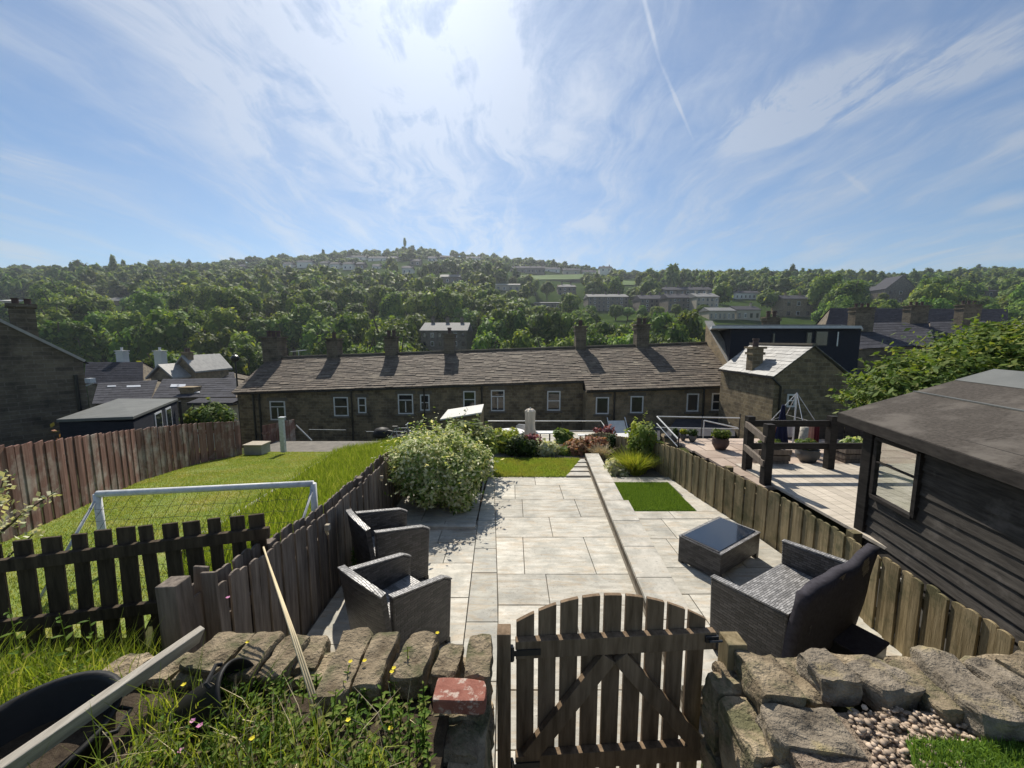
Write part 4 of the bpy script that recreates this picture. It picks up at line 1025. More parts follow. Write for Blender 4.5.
# black tubs, plank, canes
def tub(name, label, c, r, h, rot, mat):
    t = thing(name, label, 'tub', c); mb = MB()
    prof = [(r*.78,0),(r*.80,.004),(r*.97,h*.93),(r*1.06,h*.94),(r*1.07,h),(r*.99,h+.004),(r*.94,h*.93),(r*.76,.02),(.01,.018)]
    mb.lathe(prof, (0,0,0), 36); o = build('tub_body', mb, mat, t, smooth=True, loc=(0,0,0)); o.rotation_euler = rot
    for s in (-1,1):
        hd = MB(); hd.tube([(s*r*1.03,-.05,h*.9),(s*r*1.18,-.04,h*.86),(s*r*1.18,.04,h*.86),(s*r*1.03,.05,h*.9)], .008, 6)
        k = build('handle', hd, mat, t, loc=(0,0,0)); k.rotation_euler = rot
    return t
p = P(28, 790, .93); tub('black_tub', 'wide black plastic tub of garden waste under the grey plank', (p.x+.02, p.y+.02, .90), .235, .24, (R(6), R(-3), .3), M['plastic'])
p = P(205, 740, .95); tub('black_bucket', 'black plastic bucket lying on its side among the weeds', (p.x-.10, p.y+.02, .99), .115, .24, (R(14), R(62), R(28)), M['plastic'])
a = Q(200, 634, 1.62); b = P(-60, 815, 1.22)
o = build('plank', MB().beam(a, b, .03, .08, up=(.5,.2,1)), M['wood_pale'], bevel=.004); T(o, 'long bleached grey plank sloping from the fence post down across the black tub', 'plank')
a, b = Q(264, 547, 1.9), P(337, 775, .97)
for k in range(3):
    o_ = Vector((.003*k-.003, .002*k, 0)); m = a.lerp(b, .5)+o_+Vector((.004*k,0,0))
    o = build('bamboo_cane', MB().tube([a+o_+Vector((.002*k,0,-.03*k)), m, b+o_*2+Vector((.005*(k-1),0,0))], .0042, 7), M['cane'], smooth=True); T(o, 'thin bamboo cane leaning in a bundle of three against the grey fence', 'cane', 'bundle of bamboo canes')
for (px, py) in ((301,494),(366,478)):
    pass
for (px, py, Y, s, lb) in ((307,527,3.55,.05,'cream solar lamp fixed to the grey fence above the nearer chair'),(365,477,5.1,.035,'cream solar lamp fixed to the far end of the grey fence')):
    p = Q(px, py, Y); t = thing('fence_lamp', lb, 'lamp', (FX+.02, Y, p.z))
    build('housing', MB().box((.03,0,0),(.05,s,s*1.1), taper=.8), M['cream'], t, bevel=.004, loc=(0,0,0)); build('bracket', MB().beam((.01,0,-s*.5),(.03,0,-s*1.6),.014,.02), M['cane'], t, loc=(0,0,0))
# fern and little plants at the foot of the grey fence
t = thing('fern', 'pale green fern growing at the foot of the grey fence behind the chairs', 'fern', (-1.72,4.3,PZ))
C, Nn = [], []
for k in range(16):
    a = random.uniform(-1.7,1.4); L = random.uniform(.25,.42)
    for j in range(26):
        u = j/25; c = Vector((math.cos(a)*L*u*.6, math.sin(a)*L*u-.1+.3*(k/16-.5), .1+.5*u-.35*u*u)); s = Vector((-math.sin(a), math.cos(a), 0))*(.05*(1-u)+.008)
        C.append((c+s)[:]); C.append((c-s)[:]); Nn += [(0,0,1),(0,0,1)]
C = np.array(C); V, Qd = leaf_quads(C, np.array(Nn)+rng.normal(size=C.shape)*.25, .022, 2.6); npmesh('fronds', V, Qd, M['leaf_bush'], t, loc=(0,0,0))

# ======================= SHRUBS AND FLOWER BED =======================
def shrub(name, label, cat, c, r, mat, nleaf, size, lobes=16, seed=1, stem=True, group=None, core=.72, aspect=1.7, up=.5, lobe=.42):
    t = thing(name, label, cat, c, group)
    V, Qd = crown_data(r[0], r[1], r[2], lobes, nleaf, size, lobe, seed, core, up, aspect=aspect); V[:,2] += r[2]*.58
    g_ = np.random.default_rng(seed+500); C, Nn = [], []    # stray shoots that break the outline
    for k in range(int(nleaf/120)):
        d = g_.normal(size=3); d[2] = abs(d[2])*.9-.1; d /= np.linalg.norm(d); L0 = g_.uniform(.80,.92); L1 = g_.uniform(1.0,1.15); w_ = g_.normal(size=3)*.12
        for j in range(9):
            u = j/8; p_ = (d*(L0+(L1-L0)*u)+w_*u*u)*np.array(r)*.95; p_[2] += r[2]*.58; C.append(p_+g_.normal(size=3)*size*.35); Nn.append(d*.4+g_.normal(size=3)*.6+np.array([0,0,.8]))
    if C:
        V2, Q2 = leaf_quads(np.array(C), np.array(Nn), size*.95, aspect, .6); V = np.concatenate([V, V2]); Qd = np.concatenate([Qd, Q2+len(V)-len(V2)])
    npmesh_mixed('foliage', V, Qd, mat, t, loc=(0,0,0))
    if stem:
        mb = MB()
        for k in range(3): a = 2.1*k; mb.tube([(0,0,-.05),(math.cos(a)*r[0]*.2, math.sin(a)*r[1]*.2, r[2]*.5)], [max(.01,r[0]*.04),max(.005,r[0]*.02)], 6)
        build('stem', mb, M['bark'], t, loc=(0,0,0))
    return t
shrub('variegated_shrub', 'big rounded cream and green variegated shrub at the end of the left patio', 'shrub', (-1.2,5.98,-.14), (.90,.85,.84), M['leaf_varieg'], 34000, .030, 34, 3, aspect=2.1, up=.9, lobe=.33)
# upright shoots behind it
shrub('flowering_shrub', 'loose brownish green shrub with upright shoots just behind the variegated one', 'shrub', (-.85,7.3,-.15), (.75,.5,.85), M['leaf_bush'], 2600, .04, 14, 5, core=.5, up=1.2, aspect=3.0)
bed = [('lime_shrub','bright yellow-green shrub left of the closed parasol','leaf_lime',-.12,8.75,.42,.52,2000,.05,41),
 ('clipped_shrub','dark green rounded shrub below the closed parasol','leaf_dark',.22,8.55,.42,.44,2600,.04,42),
 ('cream_plant','cream and white leaved plant right of the dark rounded shrub','leaf_cream',.78,8.6,.30,.36,1100,.045,43),
 ('low_shrub','low mid-green shrub in the middle of the flower bed','leaf_bush',1.15,8.7,.30,.26,900,.04,44),
 ('rusty_shrub','rusty pink flowering shrub at the right of the flower bed','leaf_rust',1.55,8.75,.34,.36,1500,.04,45),
 ('rusty_shrub','low olive and rust shrub nearest the head of the steps','leaf_rust',1.95,8.85,.34,.36,1500,.04,46),
 ('pink_shrub','pale pink leaved plant in front of the parasol','leaf_red',.52,9.3,.26,.34,500,.04,47),
 ('yellow_flowers','clump of yellow-green euphorbia flower heads by the lime shrub','leaf_lime',-.05,9.2,.28,.50,700,.04,48)]
for nm, lb, mt, x, y, r, h, nl, sz, sd in bed:
    h *= .82
    shrub(nm, lb, 'plant', (x*1.0, y, -.2), (r*1.05, r, h), M[mt], nl, sz, 10, sd)
# right-hand bed behind the turf square
for nm, lb, mt, x, y, r, h, nl, sz, sd in [
 ('ornamental_grass','fountain of yellow striped grass behind the turf square',None,2.35,7.15,.5,.42,0,0,51),
 ('cream_plant','white striped bushy plant behind the left corner of the turf square','leaf_cream',1.95,7.1,.28,.26,900,.035,52),
 ('leafy_shrub','mid-green loose shrub by the fence behind the turf square','leaf_bush',2.72,7.55,.36,.66,1500,.045,53),
 ('leafy_shrub','green shrub with upright yellowish shoots farther back in the right bed','leaf_lime',2.75,8.2,.30,.72,700,.04,54),
 ('clipped_ball','small clipped dark green ball in the right bed','leaf_dark',2.35,9.1,.22,.30,700,.03,55),
 ('ornamental_grass','straw-coloured dry grass clump at the end of the coping',None,1.98,8.3,.3,.26,0,0,56)]:
    if mt: shrub(nm, lb, 'plant', (x, y, -.15), (r, r, h), M[mt], nl, sz, 10, sd)
    else:
        n = 1500; n = 1500 if sd == 51 else 500; a = rng.uniform(0, 6.28, n); q = np.stack([x+np.cos(a)*rng.uniform(0,.16,n), y+np.sin(a)*rng.uniform(0,.16,n), np.full(n,-.15)], 1)
        V, Qd = blades(q, h*1.25, .012, 1.0, .25); o = npmesh(nm, V, Qd, M['leaf_lime'] if sd == 51 else M['cane']); T(o, lb, 'plant')
o = fence('garden_fence', 'short slatted fence section running down beside the potted plants beyond the turf square', [(2.80,7.4,-.4,.50),(2.55,8.6,-.6,.30),(2.35,9.8,-.9,.12),(2.1,10.8,-1.2,-.2)], .09, .01, .02, M['wood_tan'], (), -1, seed=12)

# ---------- lower terrace furniture ----------
TZ = -2.15
p = Q(530, 437, 15.5); t = thing('parasol', 'closed beige parasol standing on the lower terrace', 'parasol', (p.x, 15.5, TZ))
zt_ = Q(530,408.5,15.5).z-TZ; mb = MB(); n = 24; prof = [(.05,.0),(.24,.0+.02),(.26,.35),(.20,.7),(.185,1.0),(.20,zt_*.86),(.21,zt_*.93),(.13,zt_*.98),(.03,zt_)]
base = 0; vs = []
for r, z in [(r, .55+(z)*(zt_-.55)/zt_) for r, z in prof]:
    for k in range(n): a = 2*math.pi*k/n; rr = r*(1+.22*(k % 3-1)*.6); vs.append((rr*math.cos(a)*.98, rr*math.sin(a)*.98, z))
fs = [(i*n+k, i*n+(k+1) % n, (i+1)*n+(k+1) % n, (i+1)*n+k) for i in range(len(prof)-1) for k in range(n)]
mb.add(vs, fs); build('canopy', mb, M['parasol'], t, smooth=False, loc=(0,0,0)); build('pole', MB().tube([(0,0,0),(0,0,zt_+.05)], .022, 8), M['metal_grey'], t, loc=(0,0,0)); build('base', MB().lathe([(.28,0),(.28,.06),(.1,.1),(.04,.25)], n=16), M['concrete'], t, loc=(0,0,0))
def garden_table(label, px, py, Y, r, round_=True):
    p = Q(px, py, Y); t = thing('garden_table', label, 'table', (p.x, Y, TZ)); h = p.z-TZ
    if round_:
        build('table_top', MB().lathe([(r*.55,h-.03),(r,h-.03),(r,h),(r*.55,h)], n=28), M['rail_white'], t, loc=(0,0,0)); build('glass_panel', MB().lathe([(r*.56,h-.02),(r*.56,h-.01)], n=24), M['glass'], t, loc=(0,0,0))
    else: build('table_top', MB().box((0,0,h-.02),(r*2,r*1.1,.04)), M['rail_white'], t, bevel=.01, loc=(0,0,0))
    for a in range(4): an = math.pi/4+a*math.pi/2; build('leg', MB().tube([(math.cos(an)*r*.75, math.sin(an)*r*.45, 0),(math.cos(an)*r*.75, math.sin(an)*r*.45, h-.03)], .02, 6), M['black_metal'], t, loc=(0,0,0))
garden_table('round pale garden table on the lower terrace left of the parasol', 511, 431, 14.5, .52)
garden_table('oblong pale garden table on the lower terrace just right of the parasol', 545, 432, 15.2, .36, False)
garden_table('small pale side table on the lower terrace under the purple acer', 584, 434.5, 15.4, .26, False)
def garden_chair(label, px, py, Y, rz, mat, group=None):
    p = Q(px, py, Y); t = thing('garden_chair', label, 'chair', (p.x, Y, TZ), group, rz)
    build('seat', MB().box((0,0,.43),(.5,.48,.03)), mat, t, loc=(0,0,0)); build('backrest', MB().beam((0,-.24,.62),(0,-.36,1.08),.5,.03,up=(0,1,.3)) if False else MB().prism([(-.25,-.24,.46),(.25,-.24,.46),(.25,-.36,1.05),(.15,-.38,1.12),(-.15,-.38,1.12),(-.25,-.36,1.05)], (0,.03,0)), mat, t, loc=(0,0,0))
    for a in (-1,1):
        for b in (-1,1): build('leg', MB().tube([(a*.24,b*.22,0),(a*.24,b*.22,.43)], .014, 6), M['black_metal'], t, loc=(0,0,0))
        build('armrest', MB().tube([(a*.26,.24,.43),(a*.26,.22,.66),(a*.26,-.28,.68)], .014, 6), M['metal_grey'], t, loc=(0,0,0))
garden_chair('metal garden chair behind the round table on the lower terrace', 519, 425, 15.6, R(160), M['metal_grey'])
garden_chair('dark garden chair left of the round table, nearest the flowering pot', 494, 428, 15.0, R(60), M['cushion'])
for k, (px, lb) in enumerate(((622,'pale slatted sun lounger beside the railing on the lower terrace, the nearer one'),(640,'pale slatted sun lounger on the lower terrace, the one behind'))):
    if k: continue
    Y = 13.5; p = Q(px, 436, Y); t = thing('sun_lounger', lb, 'lounger', (p.x, Y, TZ+.3), rz=R(5))
    zz0 = p.z-TZ-.3
    build('seat', MB().beam((0,-.5,zz0),(0,.3,zz0+.02),.6,.07), M['rail_white'], t, loc=(0,0,0)); build('backrest', MB().beam((0,.32,zz0+.03),(0,.62,zz0+.42),.6,.06), M['rail_white'], t, loc=(0,0,0))
    for a in (-1,1): build('side_frame', MB().tube([(a*.34,-.5,zz0-.4),(a*.34,-.5,zz0+.1),(a*.34,.3,zz0+.12),(a*.34,.65,zz0+.55)], .018, 6), M['metal_grey'], t, loc=(0,0,0)); 
def pot_plant(name, label, c, r, h, leaf, lr, lh, potmat='pot_clay', seed=1, nl=500, ls=.03, group=None, aspect=1.6):
    t = thing(name, label, 'potted plant', c, group)
    build('pot', MB().lathe([(r*.6,0),(r*.95,h*.45),(r,h*.75),(r*.86,h*.93),(r*.95,h),(r*.8,h),(r*.75,h*.9),(.01,h*.88)], n=20), M[potmat], t, smooth=True, loc=(0,0,0))
    V, Qd = crown_data(lr, lr, lh, 9, nl, ls, .45, seed, .6, .5, aspect=aspect); V[:,2] += h+lh*.45
    npmesh_mixed('foliage', V, Qd, M[leaf], t, loc=(0,0,0)); return t
q = Q(561,441,12.5); pot_plant('potted_fig', 'broad-leaved green plant in a grey pot in the middle of the lower terrace', (q.x, 12.5, q.z-.42), .22, .44, 'leaf_bush', .34, .30, 'pot_grey', 61, 260, .13)
q = Q(603,443,12.2); pot_plant('purple_acer', 'purple-leaved acer in a dark pot by the white handrail', (q.x, 12.2, q.z-.5), .2, .5, 'leaf_red', .42, .42, 'pot_grey', 62, 700, .06)
q = Q(488,432,13.6); pot_plant('potted_flowers', 'white flowering pot plant left of the round table', (q.x, 13.6, TZ), .25, q.z-TZ-.2, 'leaf_cream', .42, .30, 'pot_grey', 63, 500, .05)
def railing(name, label, pts, posts, mat, rad=.022, postmat=None, mid=None):
    t = thing(name, label, 'railing', pts[0])
    build('handrail', MB().tube(pts, rad, 8), mat, t)
    for (x, y, z0, z1) in posts: build('post', MB().tube([(x,y,z0),(x,y,z1)], rad*.9, 8), postmat or mat, t)
    if mid: build('lower_rail', MB().tube([Vector(p)-Vector((0,0,mid)) for p in pts], rad*.7, 8), mat, t)
    return t
a, b = Q(488,421,18.6), Q(601,421,18.6)
railing('terrace_railing', 'long pale handrail along the far edge of the lower terrace behind the parasol', [a, b, Q(607,430,17.2)], [(a.x,18.6,TZ,a.z),(a.lerp(b,.33).x,18.6,TZ,a.z),(a.lerp(b,.66).x,18.6,TZ,a.z),(b.x,18.6,TZ,b.z)], M['rail_white'], .025, M['black_metal'], .5)
a, b = Q(309,429.5,19.2), Q(346,430,19.2)
railing('yard_railing', 'pale handrail below the cottage windows beyond the mown lawn', [a, b], [(a.x,19.2,-3,a.z),(b.x,19.2,-3,b.z)], M['rail_white'], .014, M['black_metal'])
a, b = Q(366,431.5,19.2), Q(420,431.5,19.2)
railing('yard_railing', 'pale handrail behind the variegated shrub, under the cottage windows', [a, b], [(a.x,19.2,-3,a.z),(b.x,19.2,-3,b.z)], M['rail_white'], .014, M['black_metal'])
a, b = Q(296,425,17), Q(307,434,17)
o = build('leaning_pole', MB().tube([a, b+Vector((.2,0,-.3))], .03, 8), M['rail_white']); T(o, 'white pole leaning at the yard end beyond the lawn', 'pole')
# small shed with pale sheet roof in the next yard
t = thing('garden_shed', 'small brown shed with a pale sloping sheet roof seen above the variegated shrub', 'shed', (-1.7,14,-2))
A, B, C_, D_ = Q(440,420.6,13.6), Q(481.5,413.6,13.6), Q(483.8,405.2,15.4), Q(448,410.7,15.4)
build('roof', MB().prism([A,B,C_,D_], (0,0,.05)), M['render_white'], t)
build('wall', MB().prism([(A.x+.08,13.7,-2.4),(B.x-.05,13.7,-2.4),(B.x-.05,13.7,B.z-.01),(A.x+.08,13.7,A.z-.01)], (0,1.6,0)), M['wood_tan'], t)
build('door', MB().box(((A.x+B.x)/2,13.68,-1.5),(.75,.03,1.7)), M['wood_dark'], t)
# dry stalks and dead stems among the weeds
gp = scatter_poly([(-1.9,1.36),(-.3,1.34),(-.3,.75),(-1.9,.9)], 420, lambda x, y: 1.01)
gp = notub(gp); V, Qd = blades(gp, .15, .004, 1.0, .5); o = npmesh('dry_stalks', V, Qd, M['cane']); T(o, 'dry straw stalks tangled in the weeds', 'dead stalks', kind='stuff')
# ======================= THE NEIGHBOUR'S LAWN (LEFT) =======================
def L(px, py, off=0):
    """a photo pixel on the sloping lawn plane"""
    d = ray(px, py); k = (CAMZ-.52-off)/(-d.z-.155*d.y)
    return Vector((d.x*k, d.y*k, CAMZ+d.z*k))
def lz(x, y): return -.1-.155*(y-4)
edge = [L(140,640), L(185,545), L(215,528), L(260,500), L(300,475), L(335,452)]
ex = [(p.x, p.y) for p in edge]
far_e = [(p[0], p[1]) for p in path[::-1]]
poly = [(-1.9-.35-.3,2.9)]+[e for e in ex if e[1] > 3.0]+[(far_e[0][0], ex[-1][1])]+far_e+[(-9,3.3),(-5,2.9)]
bm = bmesh.new(); nyl = 40; ys_ = np.linspace(2.9, ex[-1][1]+.0, nyl)
def xr(y): return float(np.interp(y, [e[1] for e in ex], [e[0] for e in ex]))
fy = sorted([(p[1], p[0]) for p in path]); 
def xl(y): return float(np.interp(y, [p[0] for p in fy], [p[1] for p in fy]))
V = []; Fq = []
for j, y in enumerate(ys_):
    for i in range(17):
        x = xl(y)+(xr(y)-xl(y))*i/16; V.append((x, y, lz(x, y)+.015*noise.noise(Vector((x, y, 0)))))
for j in range(nyl-1):
    for i in range(16): Fq.append([j*17+i, j*17+i+1, (j+1)*17+i+1, (j+1)*17+i])
o = npmesh('neighbour_lawn', V, Fq, M['lawn'], smooth=True); T(o, kind='structure')
lp = [(xl(y), y) for y in np.linspace(2.9, ex[-1][1], 12)]+[(xr(y), y) for y in np.linspace(ex[-1][1], 2.9, 12)]
pp = scatter_poly(lp, 110000, lz); V, Qd = blades(pp, .026, .008, .6, .5); o = npmesh('lawn_grass', V, Qd, M['blade_lawn']); T(o, 'mown yellow-green lawn grass around the goal', 'grass', kind='stuff')
# kerb edging and the rough grass bank up to our fence
mb = MB()
for a, b in zip(edge[1:], edge[2:]): mb.beam(a+Vector((.05,0,.01)), b+Vector((.05,0,.01)), .09, .10)
o = build('lawn_edging', mb, M['concrete']); T(o, kind='structure')
V = []; Fq = []
def bz(x, y):
    u = (x-xr(y)-.1)/max(.3, (-1.98-xr(y)-.1)); return lz(x, y)+.03+.22*smooth(0, 1, u)*(1 if y < 8 else 1-.0*(y-8))
_e = edge[-1]; xr0 = xr
def xr(y): return xr0(y) if y <= _e.y else _e.x+(y-_e.y)*.42
ys2 = np.concatenate([ys_, np.linspace(_e.y+.3, 18, 10)]); nyb = len(ys2)
for j, y in enumerate(ys2):
    for i in range(9):
        x = xr(y)+.1+(-1.98-xr(y)-.1)*i/8; V.append((x, y, bz(x, y)))
for j in range(nyb-1):
    for i in range(8): Fq.append([j*9+i, j*9+i+1, (j+1)*9+i+1, (j+1)*9+i])
o = npmesh('grass_bank', V, Fq, M['bankgrass'], smooth=True); T(o, kind='structure')
bp = [(xr(y)+.12, y) for y in np.linspace(2.9, 18, 14)]+[(-2.0, y) for y in (18, 2.9)]
pp = scatter_poly(bp, 42000, bz); V, Qd = blades(pp, .24, .011, .55, .45); o = npmesh('bank_grass', V, Qd, M['blade_bank']); T(o, 'tall bright green uncut grass between the lawn edging and the grey fence', 'grass', kind='stuff')
# paved end of that garden, stone box, white post, low fence
y1 = ex[-1][1]
o = build('yard_paving', MB().prism([(xl(y1)-.1,y1+.02,lz(0,y1)-.3),(ex[-1][0],y1+.02,lz(0,y1)-.3),(-5.4,15.6,lz(0,y1)-.3),(xl(y1)-.3,15.6,lz(0,y1)-.3)], (0,0,.28)), M['yard']); T(o, kind='structure')
q = L(254, 455); t = thing('stone_planter', 'pale stone trough at the far end of the red-brown fence', 'planter', (q.x, q.y, q.z))
build('body', MB().box((0,.2,.17),(.62,.5,.34)), M['concrete'], t, bevel=.01, loc=(0,0,0)); build('rim', MB().box((0,.2,.36),(.68,.56,.045)), M['cream'], t, bevel=.008, loc=(0,0,0))
a = Q(283,452,13.4); b = Q(282,417.5,13.4); o = build('washing_post', MB().box(((a.x+b.x)/2,13.4,(a.z+b.z)/2),(.15,.13,b.z-a.z)).box((b.x,13.4,b.z),(.2,.17,.04)), M['metal_grey'], bevel=.006); T(o, 'stout pale grey post standing at the end of the mown lawn', 'post')
p1, p2 = Q(243,455,13.4), Q(300,445,16.8)
fence('garden_fence', 'low red-brown board fence closing the far end of the lawn behind the pale post', [(p1.x-.2,15.3,-2.2,Q(258,424,15.3).z),(Q(262,424,15.3).x,15.3,-2.2,Q(262,426,15.3).z),(Q(297,440,16.6).x,16.6,-2.5,Q(297,419,16.6).z)], .13, .012, .02, M['wood_red'], (), 1, seed=31)
# the football goal
gA, gB = Q(97,494,4.05), Q(313,483.5,4.32); gz0 = lz(-3,4)
t = thing('football_goal', 'small white-grey football goal with black net on the lawn', 'goal', (gA.x, gA.y, gz0))
build('crossbar', MB().tube([gA, gB], .035, 12), M['goal_white'], t, smooth=True)
for p in (gA, gB): build('upright', MB().tube([p, (p.x+.005,p.y,gz0)], .036, 12), M['goal_white'], t, smooth=True)
for p in (gA, gB): build('stay', MB().tube([p-Vector((0,0,.03)), (p.x-.06,p.y-.62,gz0+.02)], .014, 8), M['metal_grey'], t, smooth=True)
build('ground_bar', MB().tube([(gA.x-.06,gA.y-.62,gz0+.02),(gB.x-.06,gB.y-.62,gz0+.02)], .014, 8), M['metal_grey'], t)
mb = MB(); nn_ = 20
def netp(u, v):
    a = gA.lerp(gB, u); return Vector((a.x-.06*v, a.y-.60*v-.06*math.sin(v*3.1), a.z-.03-(a.z-gz0-.05)*v+.05*math.sin(u*7)*v*(1-v)-.03*abs(math.sin(u*22))*(1-v)))
for i in range(nn_+1): mb.tube([netp(i/nn_, v/8) for v in range(9)], .0022, 3, cap=False)
for j in range(1, 9): mb.tube([netp(i/nn_, j/9) for i in range(nn_+1)], .0022, 3, cap=False)
build('net', mb, M['black_metal'], t)

# left outbuilding with flat felt roof
A, B, C_, D_ = Q(56,419.5,11.5), Q(133,416.5,11.5), Q(178,398.5,15.6), Q(118,398.5,15.6)
t = thing('garden_room', 'dark navy garden room with a flat grey felt roof behind the red-brown fence', 'outbuilding', (A.x, 11.5, -3))
build('roof', MB().prism([A,B,C_,D_], (0,0,-.09)), M['felt_grey'], t, bevel=.01)
def inset(p, c, k): return p.lerp(c, k)
cen = (A+B+C_+D_)/4; q = [inset(p, cen, .03) for p in (A,B,C_,D_)]
build('wall', MB().prism([(p.x,p.y,-3.4) for p in q], (0,0,min(p.z for p in q)+3.4-.09)), M['shedfront'], t)
for u0, u1 in ((.40,.56),(.66,.80)):
    a, b = q[1].lerp(q[2], u0), q[1].lerp(q[2], u1); n_ = Vector(((b.y-a.y), -(b.x-a.x), 0)).normalized()*.01
    f = build('window', MB().prism([(a.x,a.y,a.z-1.15),(b.x,b.y,a.z-1.15),(b.x,b.y,a.z-.2),(a.x,a.y,a.z-.2)], n_*2), M['metal_grey'], t)
    a2, b2 = a.lerp(b,.1), a.lerp(b,.9); o2 = n_*2.4
    build('pane', MB().prism([(a2.x+o2.x,a2.y+o2.y,a.z-1.1),(b2.x+o2.x,b2.y+o2.y,a.z-1.1),(b2.x+o2.x,b2.y+o2.y,a.z-.26),(a2.x+o2.x,a2.y+o2.y,a.z-.26)], n_*.4), M['glass'], f)
pd = B.lerp(C_, .97); build('downpipe', MB().tube([(pd.x+.1,pd.y,pd.z-.1),(pd.x+.1,pd.y,-3)], .05, 6), M['pipe'], t)
# round bush beyond the fence
q = Q(209,414,16.5); shrub('garden_bush', 'round light green bush behind the red-brown fence, in front of a pale shed', 'bush', (q.x, 16.5, q.z-.75), (1.0,.9,.85), M['leaf_bush'], 2600, .10, 12, 71)
q = Q(50,428,10.5); shrub('scrub_bush', 'scrubby olive bush growing up the dark gable wall on the left', 'bush', (-13.6, 12.6, -2.4), (2.2,.8,1.3), M['leaf_rust'], 1800, .11, 12, 72)

# ======================= THE NEIGHBOUR'S DECK AND SHED (RIGHT) =======================
DZ = .60
def dk(px, py): return P(px, py, DZ)
o = build('terracotta_terrace', MB(), M['terra']) if False else None
rows = []; y = 7.35; k = 0
while y > 1.6:
    y0 = y-.42; js = [3.30-.08*(y-4.8)]; x = js[0]+(.25 if k % 2 else .5)
    while x < 9: js.append(x); x += .6
    js.append(9.0); rows.append((y0, y, js)); y = y0; k += 1
rows = [r for r in rows if r[0] > 4.8]
slab_rows('terracotta_terrace', rows, M['terra'], DZ-.006, gap=.012)
mb = MB(); x = 3.42
while x < 9.2: mb.box((x+.07, 4.35, DZ+.004),(.136,2.75,.03)); x += .142
o = build('timber_deck', mb, M['deck']); T(o, kind='structure')
o = build('terrace_fill', MB().prism([(3.40,1.5,0),(9.3,1.5,0),(9.3,7.4,-.4),(3.30,7.4,-.4)], (0,0,.55)), M['concrete']); T(o, kind='structure')
t = thing('deck_balustrade', 'black-stained timber rail fence with square posts round the pale deck', 'balustrade', (3.35,4.93,DZ))
P1, P2 = Q(765,484,4.93), Q(746.5,470,5.5); zt1, zt2 = Q(765,424,4.93).z, Q(747,416,5.5).z
P3 = Q(828,470,5.5)
for p, zt_ in ((P1,zt1),(P2,zt2),(P3,zt2)): build('post', MB().box((p.x,p.y,(DZ+zt_)/2),(.10,.10,zt_-DZ)), M['wood_black'], t, bevel=.004)
X5 = 5.25
for py in (423.5, 446):
    z = Q(770,py,5.5).z; build('rail', MB().beam((P2.x-.03,5.5-.0,z),(X5,5.5,z-.0),.045,.09), M['wood_black'], t, bevel=.003)
for (pa, pb) in (((743,424),(764,440)),((743,447),(762,464))):
    a, b = Q(pa[0],pa[1],5.5), Q(pb[0],pb[1],4.90); a.x = P2.x-.05; b.x = P1.x-.05; build('rail', MB().beam(a, b, .04, .085), M['wood_grey'], t, bevel=.003)  # side rails in grey wood: sunlight on them put into the colour
o = build('timber_post', MB().box((X5,5.5,DZ+.42),(.11,.11,.9)), M['wood_black'], bevel=.004); T(o, 'black timber post at the end of the deck rail, seen through the shed window', 'post')
# shed
t = thing('black_shed', 'large black-stained timber shed with a brown felt roof on the right', 'shed', (3.5,3.6,DZ))
cA = Vector((3.49,3.62,0)); cB = Vector((3.06,1.45,0)); dW = (cB-cA).normalized(); nW = Vector((-dW.y, dW.x, 0))   # nW points into the shed (+x)
if nW.x < 0: nW = -nW
eA = Q(839,412.5,4.0); eB = Q(1024,473,2.2); dE = (eB-eA); eC = eA+dE*1.9
rA = Q(994,369.5,4.0+.16); rC = rA+dE*1.9
wt = lambda s: eA.z+(eB.z-eA.z)*(s/ (eB-eA).length)-.03
LW = (cB-cA).length*1.45; zb = .38
def wp(s, z, n=0): q = cA+dW*s+nW*n; return Vector((q.x, q.y, z))
# boards: lapped, with an opening for the window
z = zb; mb = MB(); w0, w1 = .08, .56; wz0, wz1 = 1.02, 1.58
i = 0
while z < 1.66:
    h = .118
    segs = [(0, LW)] if (z+h < wz0+.02 or z > wz1) else [(0, w0), (w1, LW)]
    for a, b in segs:
        if b-a < .02: continue
        p = [wp(a, z, -.012), wp(b, z, -.012), wp(b, z+h, .006), wp(a, z+h, .006)]
        mb.prism(p, nW*.012)
    z += .106; i += 1
build('side_wall', mb, M['wood_shed'], t)
# far wall with an opening too, so the deck shows through
build('corner_post', MB().box((cA.x+.01,cA.y+.03,(zb+1.64)/2),(.10,.10,1.64-zb)), M['wood_black'], t, bevel=.004)
fr = build('window', MB().beam(wp(w0,wz0,-.02),wp(w1,wz0,-.02),.05,.035).beam(wp(w0,wz1,-.02),wp(w1,wz1,-.02),.05,.035).beam(wp(w0,wz0,-.02),wp(w0,wz1,-.02),.04,.035).beam(wp(w1,wz0,-.02),wp(w1,wz1,-.02),.04,.035).beam(wp(w0,wz0+.34,-.02),wp(w1,wz0+.34,-.02),.025,.016), M['wood_black'], t, bevel=.002)
build('pane', MB().prism([wp(w0,wz0,0),wp(w1,wz0,0),wp(w1,wz1,0),wp(w0,wz1,0)], nW*.004), M['clear'], fr)
build('end_wall', MB().box((5.05+.4,3.66,.72),(1.9,.04,.75)).box((4.9,3.66,1.66),(2.7,.04,.16)), M['wood_black'], t)
build('roof', MB().prism([eA,eC,rC,rA], (0,0,-.035)), M['felt'], t)
rD = rA+Vector((1.9,.0,-.42)); build('roof', MB().prism([rA+Vector((0,0,.002)),rC+Vector((0,0,.002)),rC+Vector((1.9,0,-.42)),rD], (0,0,-.035)), M['felt'], t)
a, b = eA.lerp(rA,.48), eC.lerp(rC,.48); build('felt_lap', MB().beam(a+Vector((0,0,.004)), b+Vector((0,0,.004)), .03, .010), M['felt_grey'], t)
